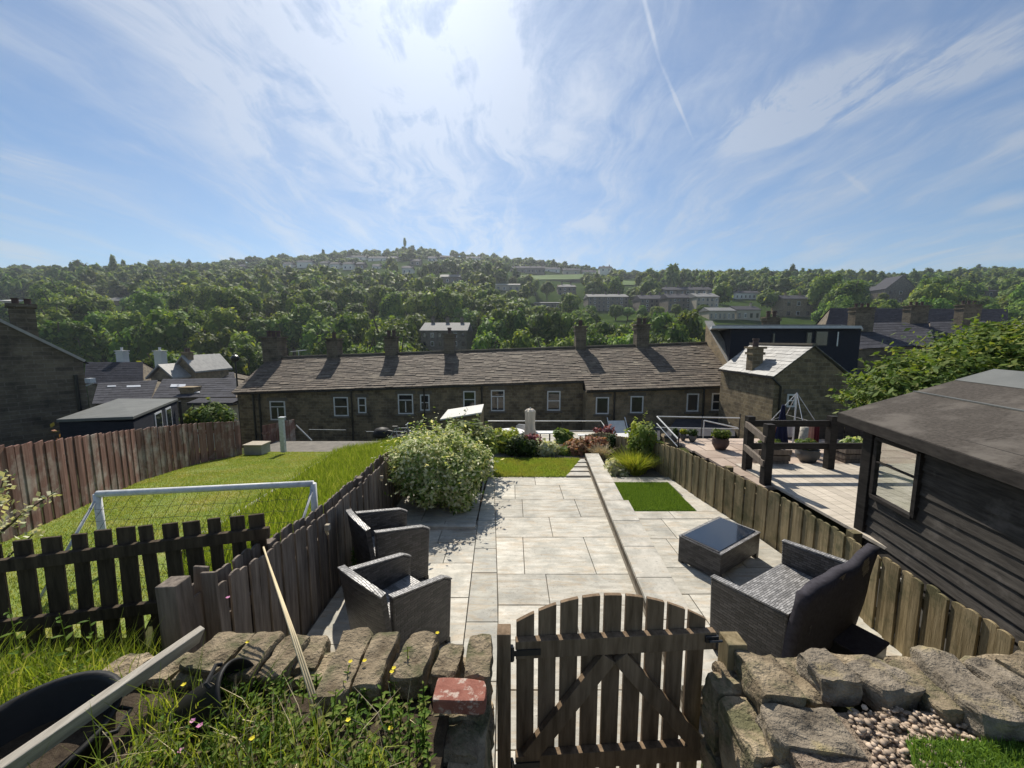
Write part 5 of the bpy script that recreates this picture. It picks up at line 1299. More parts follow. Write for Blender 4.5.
a, b = eA.lerp(rA,.74)+Vector((0,0,.003)), rA+Vector((0,0,.003)); a2, b2 = a+dE*1.9, b+dE*1.9; build('ridge_felt', MB().prism([a,a2,b2,b], (0,0,.004)), M['felt_grey'], t)
build('fascia', MB().beam(eA+Vector((0,0,-.05)), eC+Vector((0,0,-.05)), .02, .09).beam(eA+Vector((0,0,-.045)), rA+Vector((0,0,-.045)), .02, .08), M['wood_black'], t)
# planters and pots on the deck
def trough(label, pa, pb, Y, h, seed, leaf='leaf_bush', wood='wood_grey'):
    a, b = Q(pa[0],pa[1],Y), Q(pb[0],pb[1],Y); t = thing('wooden_planter', label, 'planter', ((a.x+b.x)/2, Y, DZ)); w = b.x-a.x
    build('trough', MB().box((0,0,h*.4),(w,.3,h*.35)).box((0,0,h*.78),(w+.02,.32,h*.3)).box((0,0,h*.1),(w*.96,.27,h*.2)), M[wood], t, bevel=.006, loc=(0,0,0))
    V, Qd = crown_data(w*.45,.14,.12,8,500,.03,.45,seed,.6,.5); V[:,2] += h+.03; npmesh_mixed('foliage', V, Qd, M[leaf], t, loc=(0,0,0)); return t
trough('dark wooden trough planter behind the left bay of the deck rail', (752,467), (783,467), 5.85, .26, 81)
trough('weathered wooden trough planter at the right end of the deck rail', (836,467), (869,467), 5.95, .24, 82, 'leaf_varieg')
q = P(821,467,DZ); pot_plant('round_planter', 'dark round pot with trailing greenery behind the middle of the deck rail', (q.x, 5.9, DZ), .165, .2, 'leaf_bush', .17, .12, 'pot_grey', 83, 600, .03)
q = P(720,449,DZ); pot_plant('round_planter', 'round clay pot of green foliage on the terracotta paving', (q.x, q.y, DZ), .14, .2, 'leaf_bush', .15, .13, 'pot_clay', 84, 600, .03)
for px, lb, lf, sd, rr in ((692,'clipped ball bush in a dark pot by the railing, nearest the round clay pot','leaf_dark',85,.09),(674,'clipped ball bush in a dark pot, farther left along the railing','leaf_dark',86,.09),(685,'lime green pot plant between the two clipped balls','leaf_lime',87,.07)):
    q = Q(px,446,7.1); pot_plant('potted_ball', lb, (q.x, 7.1+(.1 if px == 685 else 0), DZ), rr*.8, .12, lf, rr*1.1, rr*1.1, 'pot_grey', sd, 300, .025)
# terrace railing: white handrail with black posts
a, b = Q(657,416.5,7.5), Q(740,418,7.5)
railing('terrace_railing', 'thin pale handrail with black posts round the terracotta terrace', [Q(657,416.5,7.5), b], [(Q(702,420,7.5).x,7.5,.4,a.z),(b.x,7.5,.4,b.z+.08)], M['rail_white'], .012, M['black_metal'], .22)
a, b = Q(657,416.5,7.5), Q(679,440,6.75); c = Q(679,430,6.75)
railing('stair_railing', 'white sloping handrail ending at a black post above the turf square', [a, b], [(c.x,c.y,.3,c.z)], M['rail_white'], .014, M['black_metal'], .14)
a, b = Q(704,420.5,7.4), Q(738,428,7.1); railing('stair_railing', 'short pale handrail running down behind the round clay pot', [a, b], [(a.x,a.y,.45,a.z)], M['rail_white'], .012)
# rotary clothes airer with washing
q = Q(797,393,6.6); t = thing('rotary_airer', 'rotary clothes airer with two raised arms behind the deck rail', 'clothes airer', (q.x, 6.6, DZ))
hz = q.z-DZ; build('pole', MB().tube([(0,0,0),(0,0,hz)], .012, 8), M['metal_grey'], t, loc=(0,0,0))
for dx, dz, dy in ((-.34,-.50,.1),(.30,-.50,-.1),(.1,-.45,.35),(-.1,-.45,-.32)): build('arm', MB().tube([(0,0,hz),(dx,dy,hz+dz)], .006, 6), M['metal_grey'], t, loc=(0,0,0))
build('line', MB().tube([(-.34,.1,hz-.5),(-.1,-.32,hz-.45),(.30,-.1,hz-.5),(.1,.35,hz-.45),(-.34,.1,hz-.5)], .003, 4), M['rail_white'], t, loc=(0,0,0))
def washing(label, px0, px1, y0, y1, Y, mat, nm='hung_cloth', tri=False):
    a, b = Q(px0,y0,Y), Q(px1,y0,Y); z1 = Q(px0,y1,Y).z; n = 10; m = 8; mb = MB(); V = []
    for s in (0,.012):
        for j in range(m+1):
            for i in range(n+1):
                u, v = i/n, j/m; x = a.x+(b.x-a.x)*(u if not tri else .5+(u-.5)*(.15+.85*v)); V.append((x, Y+s+.02*math.sin(u*14+px0)*(.3+v), a.z+(z1-a.z)*v+.01*math.sin(u*9)))
    k = (n+1)*(m+1); fs = []
    for j in range(m):
        for i in range(n): q = j*(n+1)+i; fs += [(q,q+1,q+n+2,q+n+1),(k+q,k+q+n+1,k+q+n+2,k+q+1)]
    for i in range(n): fs += [(i+1,i,k+i,k+i+1)]; q = m*(n+1)+i; fs += [(q,q+1,k+q+1,k+q)]
    for j in range(m): q = j*(n+1); fs += [(q,q+n+1,k+q+n+1,k+q)]; q += n; fs += [(q+n+1,q,k+q,k+q+n+1)]
    mb.add(V, fs); o = build(nm, mb, M[mat], smooth=True); T(o, label, 'washing', 'washing hung on the airer'); return o
washing('dark navy garment, the largest piece hanging on the airer', 776, 791, 405, 446, 6.5, 'cloth_navy', tri=True)
washing('coral pink garment hanging left of the navy one', 768, 779, 425, 449, 6.55, 'cloth_orange')
washing('white top hanging just right of the wooden post on the airer', 803, 809, 424, 450, 6.5, 'cloth_white')
washing('pale pink top hanging on the airer beside the white one', 808, 815, 423, 446, 6.48, 'cloth_pink')
washing('dark maroon garment hanging at the right end of the airer', 815, 820, 423, 447, 6.46, 'cloth_maroon')
washing('grey garment hanging below the right arm of the airer', 786, 794, 424, 437, 6.75, 'cloth_grey')
q = Q(800,466,6.3); o = build('round_post', MB().tube([(q.x,6.3,DZ),(q.x+.02,6.3,Q(800,427,6.3).z)], [.065,.06], 12), M['wood_pale'], smooth=True); T(o, 'short round bleached wooden post behind the deck rail', 'post')
t = fence('panel_fence', 'dark stained panel fence behind the washing, by the shed', [(Q(783,450,7.3).x,7.3,.3,Q(783,424,7.3).z),(9.0,7.3,.3,Q(783,424,7.3).z)], .14, .004, .018, M['wood_black'], (), 1, seed=44)
# big bush beyond the shed
V0 = None
for i, (px, py, Y, r, h, lb) in enumerate([(925,388,8.2,1.55,1.3,'light green leafy tree spreading behind the black shed, the one left of the shed ridge'),(990,362,8.6,1.9,1.5,'yellow-green leafy tree behind the ridge of the black shed'),(1055,365,7.8,1.6,1.5,'light green tree at the right edge behind the black shed')]):
    q = Q(px, py, Y); shrub('leafy_tree', lb, 'tree', (q.x, Y, q.z-h*.85-.1), (r, r*.8, h), M['leaf_tree2'], 24000, .062, 30, 90+i, aspect=2.0, lobe=.34, up=.6)
# ======================= THE STONE TERRACE BELOW THE GARDENS =======================
def zs(x): return .034*(x-4.3)
def house_window(t, x0, x1, z0, z1, yw, style=1, sill=True, fm='upvc'):
    """frame with its bars; a pane and a sill as sub-parts. wall face at yw, facing the camera"""
    fw = .07; mb = MB(); yc = yw-.012
    mb.box(((x0+x1)/2,yc,z0+fw/2),(x1-x0,.06,fw)).box(((x0+x1)/2,yc,z1-fw/2),(x1-x0,.06,fw))
    mb.box((x0+fw/2,yc,(z0+z1)/2),(fw,.06,z1-z0-2*fw)).box((x1-fw/2,yc,(z0+z1)/2),(fw,.06,z1-z0-2*fw))
    if style in (1, 3): mb.box(((x0+x1)/2,yc,z0+(z1-z0)*(.70 if style == 1 else .5)),(x1-x0-2*fw,.05,.05))
    if style == 1: mb.box(((x0+x1)/2,yc,z0+fw+(z1-z0)*.31),(.05,.05,(z1-z0)*.60-fw))
    f = build('window', mb, M[fm], t)
    build('pane', MB().box(((x0+x1)/2,yw-.001,(z0+z1)/2),(x1-x0-2*fw+.01,.012,z1-z0-2*fw+.01)), M['glass'], f)
    if sill: build('sill', MB().box(((x0+x1)/2,yw-.04,z0-.065),(x1-x0+.25,.14,.12)), M['lintel'], f); build('lintel', MB().box(((x0+x1)/2,yw-.006,z1+.11),(x1-x0+.3,.03,.2)), M['lintel'], f)
    return f
def chimney(t, x, y, zb, w, d, h, pots=2, mat='wall_row', potm='pot_clay'):
    c = build('chimney', MB().box((x,y,zb+h/2),(w,d,h)).box((x,y,zb+h*.86),(w+.12,d+.12,.12)).box((x,y,zb+h+.02),(w+.2,d+.2,.1)), M[mat], t)
    for k in range(pots):
        px = x+(k-(pots-1)/2)*w/max(1,pots)*.95
        build('chimney_pot', MB().lathe([(.13,0),(.12,.3),(.15,.34),(.14,.42),(.1,.42),(.09,.1)], (px,y,zb+h+.06), 10), M[potm], c)
    return c
EY, RY, BY = 23.0, 27.0, 31.0
def ez(x): return CAMZ-2.5+zs(x)
def rz_(x): return CAMZ-.52+zs(x)
houses = [
 (-16.7,-12.4, [(271,285,401,420,1)], [(-16.6,1.05,1.1,1.5,3)], (254,260), 'stone cottage at the left end of the long terrace with a hipped-looking sooty gable'),
 (-12.4,-8.4, [(334.5,348,397,416,3),(358.5,366,397.5,413,3)], [(-12.4,.75,.8,1.25,1)], (352,), 'terrace cottage second from the left end, with a sash window and a narrow one'),
 (-8.4,-4.35, [(398.5,413,394,414,1),(420.5,429.5,394.5,410.5,3)], [(-8.4,.75,.75,1.25,2)], (424.5,), 'terrace cottage above the rough grass bank, with a wide and a narrow white window'),
 (-4.35,.0, [(463.5,475.5,391,408,3),(491,504.5,390,411,1)], [(-4.35,.7,.7,1.3,1)], (482,), 'terrace cottage behind the pale shed roof, with a chimney at its left'),
 (.0,4.32, [(547,560.5,391,410.5,3)], [], (), 'terrace cottage behind the parasol, ending where the eaves step down'),
 (4.32,9.1, [(595.5,609,397,414,0),(630,643.5,396,413,0)], [(4.75,.7,.75,1.5,1),(9.0,.85,.8,1.5,2)], (614,), 'terrace cottage with two square white windows, right of the step in the eaves'),
 (9.1,14.0, [(686,699,393.5,411.5,0),(711,722.5,393,410.5,3)], [], (703,), 'right-hand end cottage of the terrace, against the tall parapet wall'),
]
for i, (x0, x1, wins, chs, pipes, lb) in enumerate(houses):
    right = i >= 5; ey = EY-.91 if right else EY
    e = (lambda x: ez(x)-.48) if right else ez
    wy = ey+.22
    t = thing('terrace_cottage', lb, 'house', ((x0+x1)/2, wy, -6), 'cottages of the long stone terrace')
    a, b = x0+.003, x1-.003
    wv = [(a,wy,-6),(b,wy,-6),(b,wy,e(b)-.02),(a,wy,e(a)-.02)]
    build('wall', MB().prism(wv, (0,BY-wy-.2,0)), M['wall_gold'] if right else M['wall_row'], t)
    ex0, ex1 = (x0-.25 if i == 0 else x0), x1
    mb = MB(); slates(mb, (ex0,ey,e(ex0)+.06), (ex1,ey,e(ex1)+.06), (ex0,RY,rz_(ex0)), (ex1,RY,rz_(ex1)), 24 if right else 22, .5, .05, 50+i)
    mb.add([(ex0,ey+.05,e(ex0)-.02),(ex1,ey+.05,e(ex1)-.02),(ex1,RY,rz_(ex1)-.06),(ex0,RY,rz_(ex0)-.06),(ex0,BY,e(ex0)-.1),(ex1,BY,e(ex1)-.1)], [(0,1,2,3),(3,2,5,4)])
    rf = build('roof', mb, M['slate_stone'], t, fix=False)
    build('ridge_tiles', MB().beam((ex0,RY,rz_(ex0)+.05),(ex1,RY,rz_(ex1)+.05),.28,.1), M['lintel'], rf)
    if i == 0: build('gable', MB().prism([(a-.002,wy,e(a)-.03),(a-.002,RY,rz_(a)-.07),(a-.002,BY-.2,e(a)-.1)], (.2,0,0)), M['wall_dark'], t)
    build('gutter', MB().beam((a,ey-.03,e(a)-.01),(b,ey-.03,e(b)-.01),.11,.09), M['pipe'], t)
    for (xa, xb, ya, yb, st) in wins:
        A_, B_ = Q(xa, yb, wy), Q(xb, ya, wy); house_window(t, A_.x, B_.x, A_.z, B_.z, wy, st)
    for px in pipes:
        p = Q(px, 400, wy); build('downpipe', MB().tube([(p.x,wy-.08,e(p.x)-.05),(p.x,wy-.08,-5.5)], .055, 6), M['pipe'], t)
    for (cx, w_, d_, h_, np_) in chs: chimney(t, cx, RY, rz_(cx)-.35, w_, d_, h_+.25, np_, 'wall_dark')
# garden wall and dark lean-tos in the yard in front of the right cottages
for (pa, pb, yt, yb, Y, lb) in ((592,660,424,440,20.0,'dark lean-to roof below the two square cottage windows'),(664,735,419,436,20.4,'dark lean-to roof below the right-hand cottage windows')):
    a, b, c = Q(pa,yb,Y-1.5), Q(pb,yb,Y-1.5), Q(pb,yt,Y+1.5); A2 = Q(pa+12,yt,Y+1.5)
    t = thing('lean_to', lb, 'outbuilding', (a.x, Y, -5))
    build('roof', MB().prism([a,b,c,A2], (0,0,-.12)), M['slate_blue'], t)
    build('wall', MB().prism([(a.x+.1,Y-1.4,-5.5),(b.x-.1,Y-1.4,-5.5),(b.x-.1,Y-1.4,a.z-.15),(a.x+.1,Y-1.4,a.z-.15)], (0,2.9,0)), M['wall_row'], t)
a, b, c, d = Q(735,421,20.5), Q(781,421,20.5), Q(752,405,21.8), Q(745,404,21.8)
t = thing('porch_roof', 'sunlit stone-slated porch at the foot of the tall gable', 'porch', (a.x,20.5,-4)); mb = MB()
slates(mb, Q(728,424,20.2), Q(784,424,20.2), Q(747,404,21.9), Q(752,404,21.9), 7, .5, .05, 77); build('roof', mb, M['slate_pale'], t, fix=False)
build('wall', MB().box(((a.x+b.x)/2,21.2,-3.6),(2.2,1.4,3.2)), M['wall_gold'], t)
# yard clutter in front of the row
q = Q(400,434,17.5); t = thing('bicycle', 'dark bicycle leaning at the end of the grass bank under the cottage windows', 'bicycle', (q.x,17.5,q.z-.5))
for dx in (-.5,.5):
    a_ = [Vector((dx+.33*math.cos(k*math.pi/9), 0, .33+.33*math.sin(k*math.pi/9))) for k in range(19)]; build('wheel', MB().tube(a_, .025, 5), M['black_metal'], t, loc=(0,0,0))
build('frame', MB().tube([(-.5,0,.33),(-.1,0,.35),(.35,0,.8),(-.2,0,.78),(-.1,0,.35)], .02, 6).tube([(-.5,0,.33),(-.2,0,.78)], .015, 6).tube([(.5,0,.33),(.33,0,.95)], .02, 6), M['metal_grey'], t, loc=(0,0,0))
build('handlebar', MB().tube([(.33,-.25,.98),(.33,0,.95),(.33,.25,.98)], .016, 6), M['metal_grey'], t, loc=(0,0,0)); build('saddle', MB().box((-.22,0,.85),(.24,.12,.05)), M['black_metal'], t, loc=(0,0,0))
q = Q(382,436,17.8); t = thing('barbecue', 'black covered barbecue beside the bicycle', 'barbecue', (q.x,17.8,q.z-.6))
build('hood', MB().lathe([(.3,.55),(.42,.6),(.42,.75),(.3,.95),(.05,1.02)], n=16), M['plastic'], t, smooth=True, loc=(0,0,0))
for a in range(3): build('leg', MB().tube([(math.cos(a*2.1)*.3, math.sin(a*2.1)*.3, .58),(math.cos(a*2.1)*.45, math.sin(a*2.1)*.45, 0)], .018, 6), M['metal_grey'], t, loc=(0,0,0))
build('cover', MB().box((1.0,.1,.35),(1.1,.5,.55), taper=.8), M['cushion'], t, bevel=.05, loc=(0,0,0))

q = Q(296,362,26.5); t = thing('tv_aerial', 'spindly television aerial beside the big left-hand chimney of the terrace', 'aerial', (q.x,26.9,q.z-.3))
build('mast', MB().tube([(0,0,0),(0,0,1.1)], .02, 6), M['metal_grey'], t, loc=(0,0,0)); build('boom', MB().tube([(-.5,0,1.0),(.5,.1,1.1)], .015, 5), M['metal_grey'], t, loc=(0,0,0))
for k in range(6): build('element', MB().tube([(-.45+.17*k,-.25,1.01+.02*k),(-.45+.17*k,.25,1.01+.02*k)], .009, 4), M['metal_grey'], t, loc=(0,0,0))
# ======================= RIGHT: TALL BUILDING WITH DORMER, SMALL GABLED HOUSE =======================
# parapet wall climbing with the roof
a0, a1 = Q(741,386,21.6), Q(706,321,27.6)
t = thing('tall_house', 'tall stone house with a wide black flat-roofed dormer, next to the terrace', 'house', (16,24,-6))
pw = MB(); A_ = Q(741,384,21.7); B_ = Q(706,322,27.2)
pw.prism([(A_.x,A_.y,-5),(B_.x,B_.y,-5),(B_.x,B_.y,B_.z),(A_.x,A_.y,A_.z)], (.35,0,0)); build('parapet', pw, M['wall_gold'], t)
build('coping', MB().beam((A_.x+.17,A_.y,A_.z+.05),(B_.x+.17,B_.y,B_.z+.05),.5,.1), M['concrete'], t)
def zr(px, py, Y): return Q(px, py, Y)
D0, D1 = Q(729,361,23.0), Q(858,361,23.0); zt2 = Q(790,329,23.0).z; zb2 = Q(790,372,23.0).z
build('dormer', MB().prism([(D0.x,23,zb2),(D1.x,23,zb2),(D1.x,23,zt2),(D0.x,23,zt2)], (1.9,5,0)), M['shedfront'], t)
f1, f2, f3, f4 = Q(712,325.5,22.6), Q(861,329,22.6), Q(861,326,28.4), Q(708,321,28.4)
rt = build('dormer_roof', MB().prism([(f1.x,22.6,zt2+.02),(f2.x,22.6,zt2+.02),(f3.x,28.2,zt2+.02),(f4.x,28.2,zt2+.02)], (0,0,.16)), M['lead'], t)
build('dormer_roof', MB().prism([(f1.x+1,24,zt2+.182),(f2.x,24,zt2+.182),(f3.x-.5,28,zt2+.182),(f4.x+.5,28,zt2+.182)], (0,0,.12)), M['felt_grey'], t)
for (xa, xb, ya, yb, st) in ((805,812,332,347,9),(814,828,331,346,9),(836,838,331,347,9),(771,775,333,349,9)):
    A2, B2 = Q(xa,yb,23), Q(xb,ya,23)
    f = build('window', MB().box(((A2.x+B2.x)/2,22.98,(A2.z+B2.z)/2),(B2.x-A2.x,.05,B2.z-A2.z)), M['black_metal'], t)
    build('pane', MB().box(((A2.x+B2.x)/2,22.95,(A2.z+B2.z)/2),(B2.x-A2.x-.1,.02,B2.z-A2.z-.1)), M['glass'] if xa < 836 else M['upvc'], f)
R0, R1 = Q(800,373,21.9), Q(871,371,21.9); r2 = Q(866,352,23.0)
mb = MB(); slates(mb, (A_.x+.4,21.7,R0.z-.05),(R1.x+.2,21.7,R0.z-.05),(A_.x+.4,23.05,zb2+.1),(R1.x+.2,23.05,zb2+.1),5,.4,.02,5); slates(mb, (D1.x,23,zb2),(R1.x+.3,23,zb2),(D1.x,27,zb2+2.2),(R1.x+.3,27,zb2+2.2),10,.4,.02,6)
build('roof', mb, M['slate_blue'], t, fix=False)
build('wall', MB().prism([(A_.x+.36,21.95,-6),(R1.x+.1,21.95,-6),(R1.x+.1,21.95,R0.z-.12),(A_.x+.36,21.95,R0.z-.12)], (1.8,8,0)), M['wall_dark'], t)
chimney(t, Q(771,320,27.5).x, 27.5, zt2-.2, .9, .6, 1.1, 2, 'wall_dark')
# small gabled house in front
gY = 17.0; ap = Q(813,345.5,gY); el = Q(773,376.5,gY); er = Q(851,377.5,gY)
t = thing('gabled_outhouse', 'small stone house with a plain gable towards the gardens and sunlit pale slates', 'house', (ap.x, gY, -5)); gB_ = 21.4
build('wall', MB().prism([(el.x+.08,gY,-5),(er.x-.05,gY,-5),(er.x-.05,gY,er.z-.04),(ap.x,gY,ap.z-.06),(el.x+.08,gY,el.z-.04)], (0,gB_-gY,0)), M['wall_row'], t)
mb = MB(); ez2 = el.z
slates(mb, (el.x-.05,gB_,ez2),(el.x-.05,gY-.12,ez2),(ap.x,gB_,ap.z),(ap.x,gY-.12,ap.z),9,.4,.025,8); slates(mb, (er.x+.08,gY-.12,er.z),(er.x+.08,gB_,er.z),(ap.x,gY-.12,ap.z),(ap.x,gB_,ap.z),9,.4,.025,9)
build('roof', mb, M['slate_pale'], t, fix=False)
build('ridge_tiles', MB().beam((ap.x,gY-.1,ap.z+.05),(ap.x,gB_,ap.z+.05),.22,.09), M['lintel'], t)
build('gutter', MB().beam((el.x-.06,gY-.1,ez2-.06),(el.x-.06,gB_,ez2-.06),.09,.08).tube([(el.x-.02,gY-.05,ez2-.1),(el.x+.35,gY-.05,ez2-.45),(el.x+.35,gY-.05,-4)],.045,6), M['pipe'], t)
A2, B2 = Q(786,407,gY), Q(795.5,394,gY); house_window(t, A2.x, B2.x, A2.z, B2.z, gY, 3)
c = Q(752,367,18.9); cz = Q(752,345,18.9).z; chimney(t, c.x+.1, 18.9, c.z-.9, .5, .5, cz-c.z+.75, 1, 'wall_row')

# ======================= HOUSES BUILT FROM THE PHOTO'S POSITIONS =======================
keep = []
def hillhouse(label, px0, px1, y_eave, y_base, Y, depth=7, rise=.45, wall='wall_far', roof='slate_blue', chim=0, wins=(0,0), gable=False, nm='house', group=None, z0=None, hip=False, rz=0, protect=True):
    if Y > 105:   # stand it on the hillside where the sight line meets the ground
        d = ray((px0+px1)/2, y_base-1); k = 104/d.y
        while k*d.y < 432 and CAMZ+d.z*k > ground(d.x*k, d.y*k): k += .5
        if k*d.y < 431: Y = k*d.y
    a, b = Q(px0, y_base, Y), Q(px1, y_base, Y); ze = Q((px0+px1)/2, y_eave, Y).z; zb_ = a.z-3 if z0 is None else z0
    t = thing(nm, label, 'house', ((a.x+b.x)/2, Y, zb_), group)
    w = b.x-a.x; x0, x1 = a.x, b.x
    if gable:
        rzz = ze+w*rise; xm = (x0+x1)/2
        build('wall', MB().prism([(x0,Y,zb_),(x1,Y,zb_),(x1,Y,ze),(xm,Y,rzz-.05),(x0,Y,ze)], (0,depth,0)), M[wall], t)
        mb = MB().prism([(x0-.3,Y-.3,ze-.1),(xm,Y-.3,rzz),(xm,Y-.3,rzz+.18),(x0-.3,Y-.3,ze+.08)], (0,depth+.6,0)).prism([(xm,Y-.3,rzz),(x1+.3,Y-.3,ze-.1),(x1+.3,Y-.3,ze+.08),(xm,Y-.3,rzz+.18)], (0,depth+.6,0))
        build('roof', mb, M[roof], t)
    else:
        rzz = ze+depth/2*rise
        build('wall', MB().prism([(x0,Y,zb_),(x0,Y,ze),(x0,Y+depth/2,rzz-.1),(x0,Y+depth,ze),(x0,Y+depth,zb_)], (w,0,0)), M[wall], t)
        hp = depth*.35 if hip else 0
        V = [(x0-.25,Y-.3,ze-.06),(x1+.25,Y-.3,ze-.06),(x1+.25-hp,Y+depth/2,rzz),(x0-.25+hp,Y+depth/2,rzz),(x0-.25,Y+depth+.3,ze-.06),(x1+.25,Y+depth+.3,ze-.06)]
        V2 = [(x, y, z+.2) for x, y, z in V]
        mb = MB().add(V2, [(0,1,2,3),(3,2,5,4),(0,3,4),(1,5,2)]); mb.add([V[0],V[1],V2[1],V2[0]], [(0,1,2,3)]); mb.add([V[4],V[5],V[1],V[0]], [(0,1,2,3)])
        build('roof', mb, M[roof], t)
    nc, nr = wins
    for r in range(nr):
        for k in range(nc):
            wx = x0+w*(k+.5)/nc; hh = (ze-a.z)/nr; wz_ = a.z+hh*(r+.5); ww = min(w/nc*.42, 1.6); wh = min(hh*.55, 1.9)
            f = build('window', MB().box((wx,Y-.02,wz_),(ww,.1,wh)), M['upvc'] if wall == 'render_white' or k % 3 == 1 else M['lintel'], t)
            build('pane', MB().box((wx,Y-.08,wz_),(ww*.8,.04,wh*.84)), M['glass'], f)
    for k in range(chim):
        cx = x0+w*(k+.5)/chim if chim > 1 else x1-w*.15
        cy = Y+depth/2; chimney(t, cx, cy, rzz-.5, max(.7,w*.05 if chim == 1 else .8), .7, 1.8, 2, wall if wall != 'render_white' else 'wall_far')
    if protect: keep.append((px0-3, px1+3, y_eave-4, y_base, Y+depth))
    return t
# left neighbours just below
gE = Q(83,361.5,15); u_ = Vector((-.6,-.8,0)); v_ = Vector((-.8,.6,0)); n_g = -v_
def gp_(s, z, d=0): q = gE+u_*s+v_*d; return Vector((q.x, q.y, z))
# height of the verge where the photo's left edge cuts it
sE = 1.85; zE = Q(0,321,15-.8*sE).z; slp = (zE-gE.z)/sE; sR = 4.6; zR = gE.z+slp*sR
t = thing('gable_house', 'large dark stone gable house at the left edge with a square chimney', 'house', (gE.x,gE.y,-4))
build('wall', MB().prism([gp_(0,-5),gp_(0,gE.z),gp_(sR,zR),gp_(2*sR,gE.z),gp_(2*sR,-5)], v_*9), M['wall_dark'], t)
build('verge', MB().beam(gp_(-.05,gE.z+.02,-.03), gp_(sR,zR+.05,-.03), .16, .09), M['concrete'], t)
build('roof', MB().prism([gp_(-.15,gE.z-.12,.05),gp_(sR,zR,.05),gp_(sR,zR,9.2),gp_(-.15,gE.z-.12,9.2)], (0,0,.06)).prism([gp_(2*sR+.15,gE.z-.12,.05),gp_(sR,zR,.05),gp_(sR,zR,9.2),gp_(2*sR+.15,gE.z-.12,9.2)], (0,0,.06)), M['slate_blue'], t)
def sx_at(px):   # distance along the gable at a pixel column
    k = (px-512)/F; y0 = gE.y; return (gE.x-k*(gE.y*cp+1.5*sp))/(-u_.x+k*u_.y*cp)
sa, sb = sx_at(45), sx_at(19); za = Q(32,336,14.4).z-.8; zt_ = Q(32,306,14.4).z
sm = (sa+sb)/2; rotg = math.atan2(u_.y, u_.x)
cc_ = build('chimney', MB().box(gp_(sm,(za+zt_)/2,.35),(abs(sb-sa),.65,zt_-za),rotg).box(gp_(sm,zt_-.02,.35),(abs(sb-sa)+.12,.8,.13),rotg), M['wall_dark'], t)
for ds in (-.16,.12): q = gp_(sm+ds, zt_+.03, .3); build('chimney_pot', MB().lathe([(.09,0),(.09,.18),(.11,.21),(.06,.21),(.05,.1)], q, 10), M['pot_clay'], cc_)
q = gp_(.25,0,-.08); build('downpipe', MB().tube([(q.x,q.y,gE.z-.5),(q.x,q.y,-4)], .06, 6), M['pipe'], t)
q = gp_(-.12,gE.z-.75,-.1); build('lamp_bracket', MB().box(q,(.22,.2,.18)).tube([gp_(0,gE.z-.95),gp_(-.2,gE.z-.85,-.1)],.03,6), M['metal_grey'], t)
def lower_roof(label, corners, Y, wall_h=4, roof='slate_blue', extra=None, tw=.6, n=9, seed=1, wall='wall_dark'):
    """a roof slope seen from above: pixel corners eave left, eave right, ridge right, ridge left"""
    e0, e1 = Q(*corners[0], Y), Q(*corners[1], Y); Y2 = Y+extra
    r1, r0 = Q(*corners[2], Y2), Q(*corners[3], Y2)
    t = thing('village_house', label, 'house', ((e0.x+e1.x)/2, Y, e0.z-wall_h), 'houses just below the gardens on the left')
    mb = MB(); slates(mb, e0, e1, r0, r1, n, tw, .03, seed); b0, b1 = r0+Vector((0,extra,(e0.z-r0.z))), r1+Vector((0,extra,(e1.z-r1.z)))
    mb.add([r0,r1,b1,b0], [(0,1,2,3)]); build('roof', mb, M[roof], t, fix=False)
    build('wall', MB().prism([(e0.x+.1,Y+.2,e0.z-wall_h),(e1.x-.1,Y+.2,e1.z-wall_h),(e1.x-.1,Y+.2,e1.z-.05),(e0.x+.1,Y+.2,e0.z-.05)], (0,extra*2-.4,0)), M[wall], t)
    # gable triangles follow the slope
    for e, r, b in ((e0,r0,b0),(e1,r1,b1)):
        s = .1 if e is e0 else -.1
        build('gable', MB().prism([(e.x+s,Y+.25,e.z-.06),(r.x+s,r.y,r.z-.06),(b.x+s,b.y-.2,b.z-.06)], (s,0,0)), M[wall], t)
    return t, e0, e1, r0, r1
h1 = lower_roof('dark slate-roofed house with one rooflight pair, beside the street lamp', ((152,398),(236,397),(237,378),(163,379)), 30, extra=5, seed=11)
h2 = lower_roof('slate-roofed house between the dark gable and the garden room, with pale rooflights', ((92,404),(150,402),(158,380),(98,383)), 32, extra=5, seed=12)
h3 = lower_roof('tall navy-slated house with a white-capped chimney, farther off behind the dark gable', ((84,384),(143,384),(143,362),(86,362)), 45, extra=4, seed=13, roof='slate_navy')
h4 = lower_roof('house with a dark ridge behind the village roofs left of the terrace', ((184,384),(236,383),(234,372),(186,372)), 44, extra=4, seed=14)
def rooflight(hh, px, py, w=.7, h=.9):
    t, e0, e1, r0, r1 = hh; d = ray(px, py); o_ = Vector((0,0,CAMZ)); n_ = (e1-e0).cross(r0-e0).normalized()
    k = (e0-o_).dot(n_)/d.dot(n_); p = o_+d*k; 
    if n_.z < 0: n_ = -n_
    s = (r0-e0).normalized(); x = (e1-e0).normalized()
    if k > 0 and abs(k) < 200: build('rooflight', MB().prism([p-x*w/2-s*h/2+n_*.04, p+x*w/2-s*h/2+n_*.04, p+x*w/2+s*h/2+n_*.04, p-x*w/2+s*h/2+n_*.04], n_*.06), M['lead'], t)
rooflight(h1, 175, 386.5); rooflight(h1, 181.5, 386.5); rooflight(h2, 134, 387, 1.3, .6); rooflight(h2, 112, 387, .8, .4); rooflight(h1, 197, 393, .5, .4)
chimney(h3[0], Q(122,352,50).x, 50, Q(122,368,50).z, .9, .8, 2.2, 1, 'render_white', 'lead'); chimney(h3[0], Q(160,352,48).x, 48, Q(160,372,48).z, .9, .8, 2.6, 1, 'render_white', 'lead')
chimney(h1[0], Q(188,390,31).x, 31.2, Q(188,400,31).z, 1.1, .7, 1.0, 0, 'wall_gold')
